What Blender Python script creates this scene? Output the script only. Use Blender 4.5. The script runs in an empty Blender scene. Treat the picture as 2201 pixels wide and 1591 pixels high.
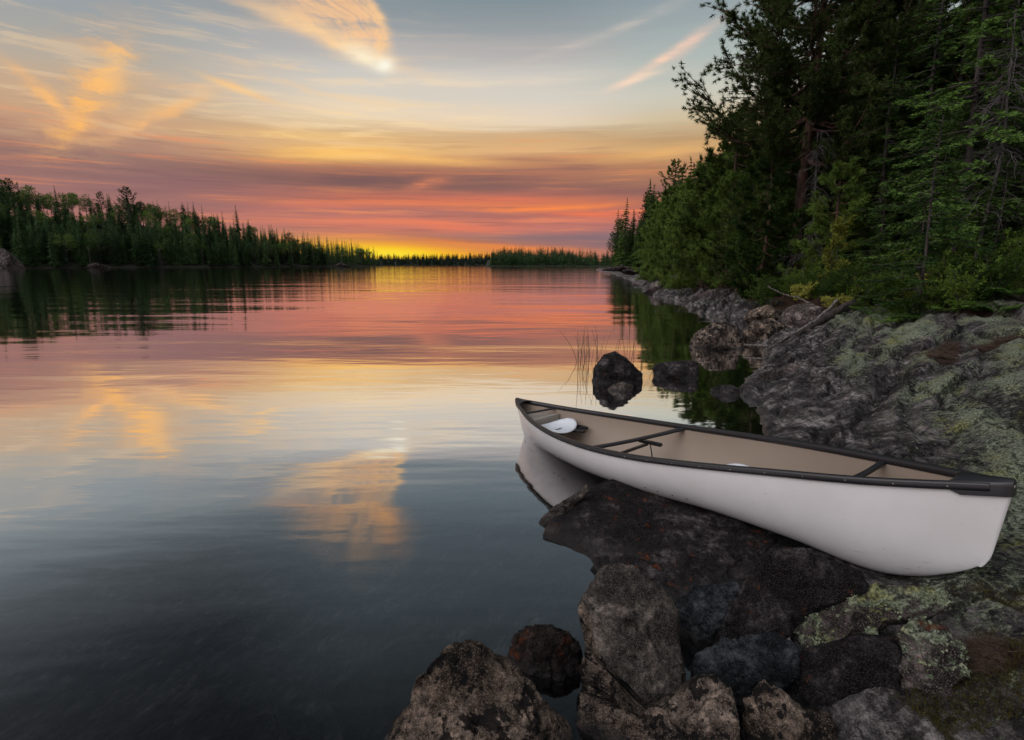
import bpy, math, random
import numpy as np
from mathutils import Vector

# ------------------------------------------------------------------ camera, sky, sun, exposure
SC = bpy.context.scene
COL = SC.collection
R = math.radians
CAM_H, FOC, PITCH = 2.1, 1200.0, math.atan(228 / 1200.0)
cam_d = bpy.data.cameras.new('camera')
cam_d.sensor_width = 36.0
cam_d.lens = 36.0 * FOC / 2201.0
cam_d.clip_start, cam_d.clip_end = 0.05, 9000.0
cam = bpy.data.objects.new('camera', cam_d)
COL.objects.link(cam)
cam.location = (0, 0, CAM_H)
cam.rotation_euler = (math.pi / 2 - PITCH, 0, 0)
SC.camera = cam
SC.view_settings.view_transform = 'Standard'
SC.view_settings.look = 'None'
SC.view_settings.exposure = 0.0
SC.view_settings.gamma = 1.0
SC.cycles.max_bounces = 6
SC.cycles.diffuse_bounces = 2
SC.cycles.glossy_bounces = 3
SC.cycles.transmission_bounces = 3
SC.cycles.transparent_max_bounces = 6
SC.cycles.caustics_reflective = False
SC.cycles.caustics_refractive = False
SC.cycles.use_denoising = True


def lin(c):
    return tuple(((v / 255) / 12.92) if v / 255 <= 0.04045 else (((v / 255) + 0.055) / 1.055) ** 2.4 for v in c)


class G:
    """small helper for writing node graphs"""
    def __init__(s, tree):
        s.t = tree
        s.n = tree.nodes
        s.l = tree.links

    def node(s, typ, **kw):
        n = s.n.new(typ)
        for k, v in kw.items():
            setattr(n, k, v)
        return n

    def put(s, sock, v):
        if isinstance(v, bpy.types.NodeSocket):
            s.l.new(v, sock)
        elif v is not None:
            if sock.type == 'RGBA' and len(v) == 3:
                v = (*v, 1)
            sock.default_value = v

    def m(s, op, a, b=None, c=None, clamp=False):
        n = s.node('ShaderNodeMath', operation=op, use_clamp=clamp)
        s.put(n.inputs[0], a)
        if b is not None:
            s.put(n.inputs[1], b)
        if c is not None:
            s.put(n.inputs[2], c)
        return n.outputs[0]

    def mix(s, f, a, b, blend='MIX'):
        n = s.node('ShaderNodeMix', data_type='RGBA', blend_type=blend)
        n.clamp_factor = True
        s.put(n.inputs[0], f)
        s.put(n.inputs[6], a)
        s.put(n.inputs[7], b)
        return n.outputs[2]

    def ramp(s, f, stops, interp='LINEAR'):
        n = s.node('ShaderNodeValToRGB')
        e = n.color_ramp.elements
        n.color_ramp.interpolation = interp
        while len(e) < len(stops):
            e.new(0.5)
        for el, (p, c) in zip(e, stops):
            el.position = p
            el.color = (*c, 1) if len(c) == 3 else c
        s.put(n.inputs[0], f)
        return n.outputs[0]

    def step(s, f, a, b):
        n = s.node('ShaderNodeMapRange', interpolation_type='SMOOTHSTEP')
        s.put(n.inputs[0], f)
        n.inputs[1].default_value = a
        n.inputs[2].default_value = b
        return n.outputs[0]

    def noise(s, vec, scale, detail=4, rough=0.55, dist=0.0, out=0):
        n = s.node('ShaderNodeTexNoise')
        s.put(n.inputs['Vector'], vec)
        n.inputs['Scale'].default_value = scale
        n.inputs['Detail'].default_value = detail
        n.inputs['Roughness'].default_value = rough
        n.inputs['Distortion'].default_value = dist
        return n.outputs[out]

    def mapping(s, vec, loc=(0, 0, 0), rot=(0, 0, 0), scale=(1, 1, 1), typ='POINT'):
        n = s.node('ShaderNodeMapping', vector_type=typ)
        s.put(n.inputs[0], vec)
        n.inputs[1].default_value = loc
        n.inputs[2].default_value = rot
        n.inputs[3].default_value = scale
        return n.outputs[0]

    def comb(s, x, y, z=0.0):
        n = s.node('ShaderNodeCombineXYZ')
        s.put(n.inputs[0], x)
        s.put(n.inputs[1], y)
        s.put(n.inputs[2], z)
        return n.outputs[0]

    def vm(s, op, a, b=None, scale=None):
        n = s.node('ShaderNodeVectorMath', operation=op)
        s.put(n.inputs[0], a)
        if b is not None:
            s.put(n.inputs[1], b)
        if scale is not None:
            s.put(n.inputs['Scale'], scale)
        return n.outputs['Value'] if op in ('LENGTH', 'DOT_PRODUCT') else n.outputs['Vector']


SUN_AZ, SUN_EL = -12.7, 1.2


def make_world():
    w = bpy.data.worlds.new('World')
    SC.world = w
    w.use_nodes = True
    g = G(w.node_tree)
    g.n.clear()
    tc = g.node('ShaderNodeTexCoord').outputs['Generated']
    d = g.vm('NORMALIZE', tc)
    sx = g.node('ShaderNodeSeparateXYZ')
    g.put(sx.inputs[0], d)
    el = g.m('MULTIPLY', g.m('ARCSINE', sx.outputs[2]), 180 / math.pi)
    az = g.m('MULTIPLY', g.m('ARCTAN2', sx.outputs[0], sx.outputs[1]), 180 / math.pi)
    uv0 = g.comb(az, el)
    # wind-drawn warp of the whole cloud field
    nz = g.noise(g.mapping(uv0, scale=(0.05, 0.22, 1)), 1.0, 5, 0.55, out=1)
    warp = g.vm('MULTIPLY', g.vm('SUBTRACT', nz, (0.5, 0.5, 0.5)), (7.0, 2.2, 0))
    uv = g.vm('ADD', uv0, warp)
    suv = g.node('ShaderNodeSeparateXYZ')
    g.put(suv.inputs[0], uv)
    # streak-bent elevation for the layered smoke
    st = g.noise(g.mapping(uv0, loc=(3, 7, 0), rot=(0, 0, R(-1.5)), scale=(0.035, 0.75, 1)), 1.0, 6, 0.6)
    st2 = g.noise(g.mapping(uv0, loc=(13, 2, 0), rot=(0, 0, R(2.5)), scale=(0.07, 1.7, 1)), 1.0, 5, 0.6)
    e2 = g.m('ADD', el, g.m('MULTIPLY', g.m('SUBTRACT', st, 0.5), 2.2))
    f = g.m('DIVIDE', g.m('MAXIMUM', e2, 0.0), 45.0, clamp=True)

    def col(stops):
        return g.ramp(f, [(e / 45, lin(c)) for e, c in stops])
    cen = col([(0, (215, 120, 75)), (1.0, (212, 124, 86)), (1.8, (176, 120, 104)), (2.6, (140, 113, 118)), (3.5, (200, 120, 108)), (4.2, (226, 130, 102)),
               (4.9, (160, 107, 108)), (5.7, (224, 124, 84)), (6.7, (185, 110, 95)), (7.5, (152, 103, 93)), (8.6, (186, 122, 94)), (9.7, (190, 136, 102)),
               (10.4, (226, 180, 126)), (11.5, (216, 174, 126)), (12.1, (211, 176, 134)), (12.9, (233, 212, 182)), (13.8, (230, 212, 190)), (15, (218, 210, 197)),
               (17, (207, 202, 194)), (19, (182, 178, 176)), (21, (148, 156, 160)), (23, (130, 145, 152)), (28, (116, 130, 138)), (45, (80, 90, 98))])
    lef = col([(0, (185, 115, 105)), (3, (172, 113, 108)), (6.3, (158, 114, 111)), (8.4, (150, 114, 107)), (10.0, (188, 144, 120)), (11.0, (200, 160, 128)),
               (12.6, (198, 169, 140)), (14.3, (190, 172, 152)), (15.6, (178, 171, 160)), (18.7, (154, 162, 166)), (22, (140, 152, 158)), (25.5, (108, 116, 122)), (32, (58, 65, 71)), (45, (40, 45, 50))])
    rig = col([(0, (150, 112, 116)), (2.8, (138, 108, 118)), (4.4, (190, 110, 98)), (5.8, (166, 105, 95)), (7.5, (162, 112, 92)),
               (9, (182, 132, 96)), (10.3, (214, 170, 116)), (11.2, (190, 156, 114)), (13, (210, 192, 158)), (15, (204, 202, 188)),
               (18, (176, 186, 182)), (22, (148, 161, 166)), (28, (116, 130, 138)), (45, (80, 90, 98))])
    c = g.mix(g.step(az, -34, -14), lef, cen)
    c = g.mix(g.step(az, 2, 16), c, rig)
    # fine streaks: lighter and darker threads low in the sky
    low = g.m('SUBTRACT', 1.0, g.step(el, 8.0, 15.0))
    hi = g.m('MULTIPLY', g.step(st2, 0.52, 0.72), g.m('MULTIPLY', low, 0.55))
    c = g.mix(hi, c, lin((250, 150, 92)))
    lo = g.m('MULTIPLY', g.m('SUBTRACT', 1.0, g.step(st2, 0.30, 0.48)), g.m('MULTIPLY', low, 0.5))
    c = g.mix(lo, c, lin((122, 88, 92)))

    def stroke(c, a, e, ln, wd, ang, color, k, fib=0.0, src=None, p=1.0, seed=0.0):
        """a soft streak of cloud: centre azimuth/elevation, half length, half width (degrees), tilt"""
        v = g.mapping(src or uv, loc=(a, e, 0), rot=(0, 0, R(ang)), scale=(ln, wd, 1), typ='TEXTURE')
        r = g.vm('LENGTH', v)
        s = g.m('EXPONENT', g.m('MULTIPLY', g.m('POWER', r, 2.0 * p), -1.0))
        if fib:
            fb = FIB[0 if abs(ang) < 10 else 1 if 10 <= ang < 45 else 2 if 45 <= ang < 90 else 3]
            s = g.m('MULTIPLY', s, g.m('ADD', 1.0 - fib, g.m('MULTIPLY', g.step(fb, 0.42, 0.60), fib)))
        return g.mix(g.m('MULTIPLY', s, k, clamp=True), c, lin(color))
    FIB = [g.noise(g.mapping(uv, loc=(k * 9.0, 4.0 * k, 0), rot=(0, 0, -R(an)), scale=sc_), 1.0, 5, 0.6, 0.4) for k, (an, sc_) in enumerate(
        [(1.0, (0.11, 1.25, 1)), (24.0, (0.16, 0.9, 1)), (62.0, (0.22, 0.75, 1)), (-18.0, (0.18, 1.0, 1))])]
    # dark smoke bars
    c = stroke(c, -13, 7.8, 18, 1.1, 1.0, (116, 86, 86), 0.85, 0.35, seed=2)
    c = stroke(c, -32, 6.0, 12, 1.2, -2.0, (140, 100, 102), 0.6, 0.4, seed=2)
    c = stroke(c, 8, 7.0, 12, 0.7, -1.0, (136, 96, 90), 0.6, 0.4, seed=2)
    c = stroke(c, 8, 2.3, 13, 0.75, 0.0, (122, 104, 116), 0.8, 0.2, seed=3)
    c = stroke(c, 1, 4.45, 9, 0.28, 1.0, (140, 94, 98), 0.7, 0.3, seed=4)
    c = stroke(c, -7, 2.45, 5, 0.30, -3.0, (150, 100, 96), 0.6, 0.3, seed=5)
    # burning streaks
    c = stroke(c, 3.5, 5.25, 8.0, 0.36, 3.0, (255, 140, 72), 0.95, 0.45, seed=6)
    c = stroke(c, 9.0, 4.7, 6.0, 0.30, 1.0, (255, 124, 78), 0.8, 0.4, seed=7)
    c = stroke(c, -6.0, 3.6, 7.0, 0.34, -1.5, (244, 124, 86), 0.8, 0.4, seed=8)
    c = stroke(c, -3.0, 6.3, 8.0, 0.34, 1.0, (232, 116, 88), 0.6, 0.6, seed=9)
    c = stroke(c, -8.7, 7.6, 1.8, 0.5, 12.0, (240, 140, 96), 0.75, 0.6, seed=10)
    c = stroke(c, -16, 5.4, 8.0, 0.4, 4.0, (222, 124, 104), 0.6, 0.5, seed=11)
    c = stroke(c, -1.0, 1.75, 7.0, 0.25, -4.0, (250, 140, 60), 0.75, 0.3, seed=12)
    # sun glow behind the point
    c = stroke(c, -11.5, 1.3, 12, 1.5, -2.0, (250, 140, 50), 0.75, src=uv0)
    c = stroke(c, -12.0, 1.0, 9.0, 0.9, -3.5, (255, 206, 34), 1.0, src=uv0)
    c = stroke(c, -12.3, 1.0, 4.0, 0.5, -2.0, (255, 226, 60), 0.9, src=uv0)
    # lit edges above the smoke
    c = stroke(c, -16, 10.1, 7.5, 0.75, 3.0, (255, 196, 100), 1.0, 0.35, src=uv0, seed=13)
    c = stroke(c, -19, 11.4, 7.0, 0.40, 2.0, (255, 208, 128), 0.9, 0.5, src=uv0, seed=14)
    c = stroke(c, -8, 9.7, 7.0, 0.38, -1.0, (255, 196, 112), 0.9, 0.3, src=uv0, seed=15)
    c = stroke(c, 13, 10.1, 6.0, 0.5, 2.0, (244, 186, 110), 0.6, 0.3, seed=16)
    c = stroke(c, -14, 13.2, 10.0, 1.8, 2.0, (255, 224, 172), 0.6, 0.7, seed=17)
    c = stroke(c, -24.5, 14.6, 2.6, 0.28, -14.0, (255, 202, 132), 0.95, 0.2, src=uv0)
    c = stroke(c, -13.0, 14.3, 13.0, 0.25, -2.0, (246, 222, 184), 0.6, 0.6, seed=18)
    c = stroke(c, -6.0, 16.3, 12.0, 0.35, 1.0, (244, 224, 196), 0.6, 0.6, seed=19)
    c = stroke(c, -30.0, 12.4, 5.5, 0.5, 26.0, (248, 196, 132), 0.55, 0.5, seed=20)
    # thin veil texture over the middle sky
    veil = g.m('MULTIPLY', g.step(FIB[0], 0.50, 0.68), g.m('MULTIPLY', g.step(el, 8, 12), g.m('SUBTRACT', 1.0, g.step(el, 17, 24))))
    c = g.mix(g.m('MULTIPLY', veil, g.m('MULTIPLY', 0.38, g.m('SUBTRACT', 1.0, g.step(az, -16, 0)))), c, lin((250, 214, 166)))
    # cirrus on the left
    fw_ = g.noise(g.mapping(uv0, scale=(0.16, 0.3, 1)), 1.0, 6, 0.62, out=1)
    uv1 = g.vm('ADD', uv0, g.vm('MULTIPLY', g.vm('SUBTRACT', fw_, (0.5, 0.5, 0.5)), (5.0, 3.4, 0)))
    FIB[2] = g.noise(g.mapping(uv1, loc=(5, 9, 0), rot=(0, 0, -R(52)), scale=(0.16, 1.1, 1)), 1.0, 7, 0.66, 0.6)
    c = stroke(c, -35.0, 13.2, 5.0, 2.6, 54.0, (226, 180, 132), 0.70, 0.85, src=uv1)
    c = stroke(c, -34.9, 13.2, 3.6, 0.85, 54.0, (255, 190, 112), 1.0, 0.75, src=uv1)
    c = stroke(c, -33.4, 15.2, 1.5, 0.8, 60.0, (255, 198, 124), 0.9, 0.5, src=uv1)
    c = stroke(c, -36.4, 11.0, 1.9, 0.6, 62.0, (255, 186, 100), 1.0, 0.5, src=uv1)
    c = stroke(c, -37.6, 12.0, 2.4, 0.5, -46.0, (255, 190, 116), 0.85, 0.6, src=uv1)
    c = stroke(c, -31.0, 12.0, 3.8, 0.42, 27.0, (250, 188, 122), 0.8, 0.6, src=uv1)
    c = stroke(c, -29.5, 14.6, 3.0, 0.35, 2.0, (240, 190, 140), 0.5, 0.7, src=uv1)
    c = stroke(c, -24.0, 16.0, 6.0, 0.5, -8.0, (238, 200, 158), 0.45, 0.8, src=uv1)
    # the bright feathered cirrus: fans out from its tip
    tip = (-11.4, 17.6)
    dv = g.vm('SUBTRACT', uv, (tip[0], tip[1], 0))
    sd = g.node('ShaderNodeSeparateXYZ')
    g.put(sd.inputs[0], dv)
    rr = g.vm('LENGTH', dv)
    th = g.m('MULTIPLY', g.m('ARCTAN2', sd.outputs[1], sd.outputs[0]), 180 / math.pi)
    fan = g.m('MULTIPLY', g.step(th, 96, 120), g.m('SUBTRACT', 1.0, g.step(th, 160, 172)))
    fb = g.noise(g.comb(g.m('MULTIPLY', th, 0.16), g.m('MULTIPLY', rr, 0.22), 4.0), 1.0, 7, 0.65, 0.8)
    fb2 = FIB[1]
    fan = g.m('MULTIPLY', fan, g.m('ADD', 0.15, g.m('MULTIPLY', g.step(g.m('MULTIPLY', g.m('ADD', fb, fb2), 0.5), 0.36, 0.62), 0.85)))
    fan = g.m('MULTIPLY', fan, g.m('SUBTRACT', 1.0, g.step(rr, 7.0, 15.0)))
    c = g.mix(g.m('MULTIPLY', fan, 0.9), c, lin((255, 202, 148)))
    c = stroke(c, -17.0, 19.3, 6.6, 0.55, -15.5, (255, 212, 158), 1.0, 0.35, seed=25)
    c = stroke(c, -12.3, 20.2, 2.6, 0.6, -68.0, (255, 206, 148), 0.95, 0.45, seed=26)
    c = stroke(c, -13.0, 18.0, 2.0, 0.65, -16.0, (255, 240, 208), 1.0, 0.2, seed=27)
    c = stroke(c, -11.9, 17.5, 0.8, 0.5, 10.0, (255, 250, 230), 1.0, 0.0, src=uv0)
    # wisps on the right
    c = stroke(c, 14.3, 18.0, 3.8, 0.38, 26.0, (250, 210, 184), 0.95, 0.4, src=uv0, seed=28)
    c = stroke(c, 16.5, 19.0, 2.2, 0.5, 30.0, (246, 204, 184), 0.7, 0.6, seed=29)
    c = stroke(c, 11.5, 16.4, 2.2, 0.28, 14.0, (255, 222, 194), 0.8, 0.3, src=uv0, seed=30)
    c = stroke(c, 8.0, 20.0, 9.0, 0.4, 17.0, (214, 200, 188), 0.55, 0.6, seed=31)
    # clouds higher up, out of the frame but mirrored in the lake
    c = stroke(c, -14.0, 25.0, 3.2, 1.3, 64.0, (255, 190, 130), 0.9, 0.5, seed=32)
    c = stroke(c, -21.0, 23.5, 5.0, 1.2, 20.0, (250, 184, 130), 0.6, 0.7, seed=33)
    # the sky overhead and behind the viewer is clear, bright dusk
    c = g.mix(g.step(el, 46.0, 72.0), c, (0.34, 0.35, 0.39))
    rear = g.m('MULTIPLY', g.m('MAXIMUM', g.m('SUBTRACT', 1.0, g.step(az, -110, -60)), g.step(az, 120, 150)), g.step(el, 0, 14))
    c = g.mix(rear, c, (0.60, 0.58, 0.61))
    # added bright lobe in the unseen sky behind left: soft key on hull and rocks
    la_ = g.m('EXPONENT', g.m('MULTIPLY', g.m('POWER', g.m('DIVIDE', g.m('ABSOLUTE', g.m('ADD', az, 118.0)), 32.0), 2.0), -1.0))
    le_ = g.m('EXPONENT', g.m('MULTIPLY', g.m('POWER', g.m('DIVIDE', g.m('ABSOLUTE', g.m('SUBTRACT', el, 40.0)), 22.0), 2.0), -1.0))
    c = g.mix(g.m('MULTIPLY', la_, le_), c, (4.3, 4.1, 4.2))
    # the wooded rise behind the viewer on the landward side
    c = g.mix(g.m('MULTIPLY', g.m('MULTIPLY', g.step(az, 55, 85), g.m('SUBTRACT', 1.0, g.step(az, 120, 150))), g.m('SUBTRACT', 1.0, g.step(el, 8, 26))), c, (0.05, 0.055, 0.05))
    # below the horizon: dark water-grey
    c = g.mix(g.m('SUBTRACT', 1.0, g.step(el, -3.0, -0.5)), c, (0.05, 0.05, 0.055))
    sky = g.node('ShaderNodeTexSky', sky_type='NISHITA')
    sky.sun_disc = False
    sky.sun_elevation = R(-3.5)     # below the horizon: the disc has gone
    sky.sun_rotation = R(SUN_AZ)
    b1 = g.node('ShaderNodeBackground')
    g.put(b1.inputs[0], c)
    b1.inputs[1].default_value = 0.97
    b2 = g.node('ShaderNodeBackground')
    g.put(b2.inputs[0], sky.outputs[0])
    b2.inputs[1].default_value = 0.05
    ad = g.node('ShaderNodeAddShader')
    g.l.new(b1.outputs[0], ad.inputs[0])
    g.l.new(b2.outputs[0], ad.inputs[1])
    out = g.node('ShaderNodeOutputWorld')
    g.l.new(ad.outputs[0], out.inputs[0])
    w.cycles.sampling_method = 'NONE'


make_world()
sun_d = bpy.data.lights.new('sun', 'SUN')
sun_d.energy = 0.0015           # the sun has set into the smoke: almost nothing left of it
sun_d.angle = R(12)
sun_d.color = (1.0, 0.55, 0.16)
sun = bpy.data.objects.new('sun', sun_d)
COL.objects.link(sun)
sun.location = (-20, 90, 30)
sun.rotation_euler = Vector((math.sin(R(SUN_AZ)) * math.cos(R(SUN_EL)), math.cos(R(SUN_AZ)) * math.cos(R(SUN_EL)),
                             math.sin(R(SUN_EL)))).to_track_quat('Z', 'Y').to_euler()

# ------------------------------------------------------------------ geometry helpers
CP, SP = math.cos(PITCH), math.sin(PITCH)


def ray(x, y):
    dx, dy = (x - 1100.5) / FOC, (795.5 - y) / FOC
    return np.array([dx, CP + SP * dy, -SP + CP * dy])


def at(x, y, Y):
    """the world point seen at photo pixel x, y when it stands Y metres ahead"""
    d = ray(x, y)
    return np.array([0, 0, CAM_H]) + d * (Y / d[1])


def on_water(x, y, z=0.0):
    d = ray(x, y)
    return np.array([0, 0, CAM_H]) + d * ((z - CAM_H) / d[2])


_rng = np.random.default_rng(7)
_perm = np.concatenate([_rng.permutation(256)] * 3)
_grad = _rng.normal(size=(256, 3))
_grad /= np.linalg.norm(_grad, axis=1, keepdims=True)


def perlin(p):
    i = np.floor(p).astype(np.int64)
    f = p - i
    i &= 255
    u = f * f * f * (f * (f * 6 - 15) + 10)
    res = 0
    for dx in (0, 1):
        wx = u[:, 0] if dx else 1 - u[:, 0]
        a = _perm[i[:, 0] + dx]
        for dy in (0, 1):
            wy = wx * (u[:, 1] if dy else 1 - u[:, 1])
            b = _perm[a + i[:, 1] + dy]
            for dz in (0, 1):
                gq = _grad[_perm[b + i[:, 2] + dz]]
                w = wy * (u[:, 2] if dz else 1 - u[:, 2])
                res = res + w * ((f[:, 0] - dx) * gq[:, 0] + (f[:, 1] - dy) * gq[:, 1] + (f[:, 2] - dz) * gq[:, 2])
    return res * 1.5


def fbm(p, octaves=5, gain=0.5, lac=2.03, ridge=False):
    a, s, t = 1.0, 0.0, 0.0
    for o in range(octaves):
        n = perlin(p + 17.3 * o)
        s = s + a * ((1 - 2 * np.abs(n)) if ridge else n)
        t += a
        a *= gain
        p = p * lac
    return s / t


def sstep(x, a, b):
    t = np.clip((x - a) / (b - a), 0, 1)
    return t * t * (3 - 2 * t)


class MB:
    """collects vertices and faces, several materials, into ONE mesh"""
    def __init__(s):
        s.v, s.f, s.n = [], [], 0

    def add(s, V, F, mat=0):
        V = np.asarray(V, float).reshape(-1, 3)
        F = np.asarray(F, np.int64)
        s.v.append(V)
        s.f.append((F + s.n, mat))
        s.n += len(V)

    def merged(s, other, off=(0, 0, 0), rot=0.0, sc=1.0, sz=None):
        c, q = math.cos(rot), math.sin(rot)
        M = np.array([[c, q, 0], [-q, c, 0], [0, 0, 1]])
        n0 = s.n
        for V in other.v:
            W = V * np.array([sc, sc, sz or sc])
            s.v.append(W @ M + np.asarray(off))
        for F, m in other.f:
            s.f.append((F + n0, m))
        s.n += other.n

    def mesh(s, name, mats, smooth=False):
        me = bpy.data.meshes.new(name)
        if not s.v:
            return me
        V = np.concatenate(s.v).astype(np.float32)
        me.vertices.add(len(V))
        me.vertices.foreach_set('co', V.ravel())
        li, st, tot, mi = [], [], [], []
        k = 0
        for F, m in s.f:
            if len(F) == 0:
                continue
            w = F.shape[1]
            li.append(F.ravel())
            st.append(k + np.arange(len(F)) * w)
            tot.append(np.full(len(F), w))
            mi.append(np.full(len(F), m))
            k += F.size
        li, st, tot, mi = map(np.concatenate, (li, st, tot, mi))
        me.loops.add(len(li))
        me.loops.foreach_set('vertex_index', li.astype(np.int32))
        me.polygons.add(len(st))
        me.polygons.foreach_set('loop_start', st.astype(np.int32))
        me.polygons.foreach_set('loop_total', tot.astype(np.int32))
        me.polygons.foreach_set('material_index', mi.astype(np.int32))
        me.polygons.foreach_set('use_smooth', np.full(len(st), bool(smooth)))
        for mt in (mats if isinstance(mats, (list, tuple)) else [mats]):
            me.materials.append(mt)
        me.update(calc_edges=True)
        me.validate()
        return me

    def tube(s, pts, rad, n=6, mat=0, cap=True):
        pts = np.asarray(pts, float)
        rad = np.broadcast_to(np.asarray(rad, float), (len(pts),))
        tan = np.gradient(pts, axis=0)
        tan /= np.linalg.norm(tan, axis=1, keepdims=True) + 1e-9
        ref = np.array([0.31, 0.17, 0.93]) if abs(tan[:, 2].mean()) < 0.85 else np.array([0.95, 0.2, 0.1])
        a = np.cross(tan, ref)
        a /= np.linalg.norm(a, axis=1, keepdims=True) + 1e-9
        b = np.cross(tan, a)
        th = np.arange(n) / n * 2 * math.pi
        V = (pts[:, None] + rad[:, None, None] * (np.cos(th)[None, :, None] * a[:, None] + np.sin(th)[None, :, None] * b[:, None]))
        idx = np.arange(len(pts) * n).reshape(len(pts), n)
        q = np.stack([idx[:-1], np.roll(idx[:-1], -1, 1), np.roll(idx[1:], -1, 1), idx[1:]], -1).reshape(-1, 4)
        s.add(V.reshape(-1, 3), q, mat)
        if cap:
            for row, flip in ((0, 1), (len(pts) - 1, 0)):
                ring = V[row]
                W = np.concatenate([ring, [pts[row]]])
                k = np.arange(n)
                F = np.stack([k, np.roll(k, -1), np.full(n, n)], -1)
                s.add(W, F[:, ::-1] if flip else F, mat)

    def blades(s, base, d, length, width, mat=0, up=None, rng=None):
        """pointed leaf/needle faces from base along d"""
        base, d = np.asarray(base, float), np.asarray(d, float)
        n = len(base)
        if n == 0:
            return
        d = d / (np.linalg.norm(d, axis=1, keepdims=True) + 1e-9)
        ref = (rng or _rng).normal(size=(n, 3)) if up is None else np.broadcast_to(up, (n, 3))
        w = np.cross(d, ref)
        w /= np.linalg.norm(w, axis=1, keepdims=True) + 1e-9
        L = np.broadcast_to(length, (n,))[:, None]
        W = np.broadcast_to(width, (n,))[:, None]
        V = np.stack([base - w * W * 0.5, base + w * W * 0.5, base + d * L], 1).reshape(-1, 3)
        s.add(V, np.arange(3 * n).reshape(n, 3), mat)

    def leaves(s, base, d, length, width, mat=0, rng=None, up=None):
        """rhombic leaves folded along nothing: base, two sides, tip"""
        base, d = np.asarray(base, float), np.asarray(d, float)
        n = len(base)
        d = d / (np.linalg.norm(d, axis=1, keepdims=True) + 1e-9)
        ref = (rng or _rng).normal(size=(n, 3)) if up is None else up
        w = np.cross(d, ref)
        w /= np.linalg.norm(w, axis=1, keepdims=True) + 1e-9
        L = np.broadcast_to(length, (n,))[:, None]
        W = np.broadcast_to(width, (n,))[:, None]
        mid = base + d * L * 0.45
        V = np.stack([base, mid - w * W * 0.5, base + d * L, mid + w * W * 0.5], 1).reshape(-1, 3)
        s.add(V, np.arange(4 * n).reshape(n, 4), mat)

    def box(s, c, size, rot=0.0, mat=0):
        x, y, z = np.array(size) / 2
        V = np.array([(i, j, k) for k in (-z, z) for j in (-y, y) for i in (-x, x)])
        cc, q = math.cos(rot), math.sin(rot)
        V = V @ np.array([[cc, q, 0], [-q, cc, 0], [0, 0, 1]]) + np.asarray(c)
        s.add(V, [(0, 2, 3, 1), (4, 5, 7, 6), (0, 1, 5, 4), (2, 6, 7, 3), (0, 4, 6, 2), (1, 3, 7, 5)], mat)


def grid_faces(a, b, wrap=False):
    idx = np.arange(a * b).reshape(a, b)
    if wrap:
        j = np.roll(idx, -1, 1)
        return np.stack([idx[:-1], j[:-1], j[1:], idx[1:]], -1).reshape(-1, 4)
    return np.stack([idx[:-1, :-1], idx[:-1, 1:], idx[1:, 1:], idx[1:, :-1]], -1).reshape(-1, 4)


def link(name, me, parent=None, loc=(0, 0, 0)):
    o = bpy.data.objects.new(name, me)
    COL.objects.link(o)
    o.location = loc
    if parent is not None:
        o.parent = parent
    return o


def tag(o, label=None, cat=None, group=None, kind=None):
    if label:
        o['label'] = label
    if cat:
        o['category'] = cat
    if group:
        o['group'] = group
    if kind:
        o['kind'] = kind
    return o


def thing(name, label, cat, loc=(0, 0, 0), group=None):
    return tag(link(name, None, None, loc), label, cat, group)


def copy_thing(root, loc, rz=0.0, sc=1.0, sz=None, label=None, group=None):
    r = root.copy()
    COL.objects.link(r)
    r.location = loc
    r.rotation_euler = (0, 0, rz)
    r.scale = (sc, sc, sz or sc)
    if label:
        r['label'] = label
    if group:
        r['group'] = group
    for ch in root.children:
        k = ch.copy()
        COL.objects.link(k)
        k.parent = r
    return r


def set_attr(me, name, arr):
    a = me.attributes.new(name, 'FLOAT', 'POINT')
    a.data.foreach_set('value', np.asarray(arr, np.float32))


# ------------------------------------------------------------------ materials
def new_mat(name):
    m = bpy.data.materials.new(name)
    m.use_nodes = True
    g = G(m.node_tree)
    bs = g.n['Principled BSDF']
    return m, g, bs


def plain(name, col, rough=0.5, var=0.15, scale=20, bump=0.0, spec=0.5):
    m, g, b = new_mat(name)
    tc = g.node('ShaderNodeTexCoord').outputs['Object']
    n = g.noise(tc, scale, 5)
    g.put(b.inputs['Base Color'], g.mix(n, tuple(v * (1 - var) for v in col), tuple(v * (1 + var) for v in col)))
    b.inputs['Roughness'].default_value = rough
    b.inputs['Specular IOR Level'].default_value = spec
    if bump:
        bp = g.node('ShaderNodeBump')
        bp.inputs['Strength'].default_value = bump
        bp.inputs['Distance'].default_value = 0.01
        g.put(bp.inputs['Height'], g.noise(tc, scale * 3, 6))
        g.put(b.inputs['Normal'], bp.outputs[0])
    return m


def foliage(name, dark, light, scale=1.0, trans=0.15, rnd=0.5):
    m, g, b = new_mat(name)
    tc = g.node('ShaderNodeTexCoord').outputs['Object']
    oi = g.node('ShaderNodeObjectInfo').outputs['Random']
    n = g.noise(tc, scale, 3, 0.6)
    n2 = g.noise(tc, scale * 9, 2, 0.6)
    fac = g.m('ADD', g.m('MULTIPLY', n, 0.9), g.m('MULTIPLY', n2, 0.5))
    fac = g.m('ADD', fac, g.m('MULTIPLY', g.m('SUBTRACT', oi, 0.5), rnd))
    fac = g.step(fac, 0.35, 1.05)
    c = g.mix(fac, dark, light)
    g.put(b.inputs['Base Color'], c)
    b.inputs['Roughness'].default_value = 0.65
    b.inputs['Specular IOR Level'].default_value = 0.08
    tr = g.node('ShaderNodeBsdfTranslucent')
    g.put(tr.inputs[0], c)
    mx = g.node('ShaderNodeMixShader')
    mx.inputs[0].default_value = trans
    g.l.new(b.outputs[0], mx.inputs[1])
    g.l.new(tr.outputs[0], mx.inputs[2])
    g.l.new(mx.outputs[0], g.n['Material Output'].inputs[0])
    return m


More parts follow.
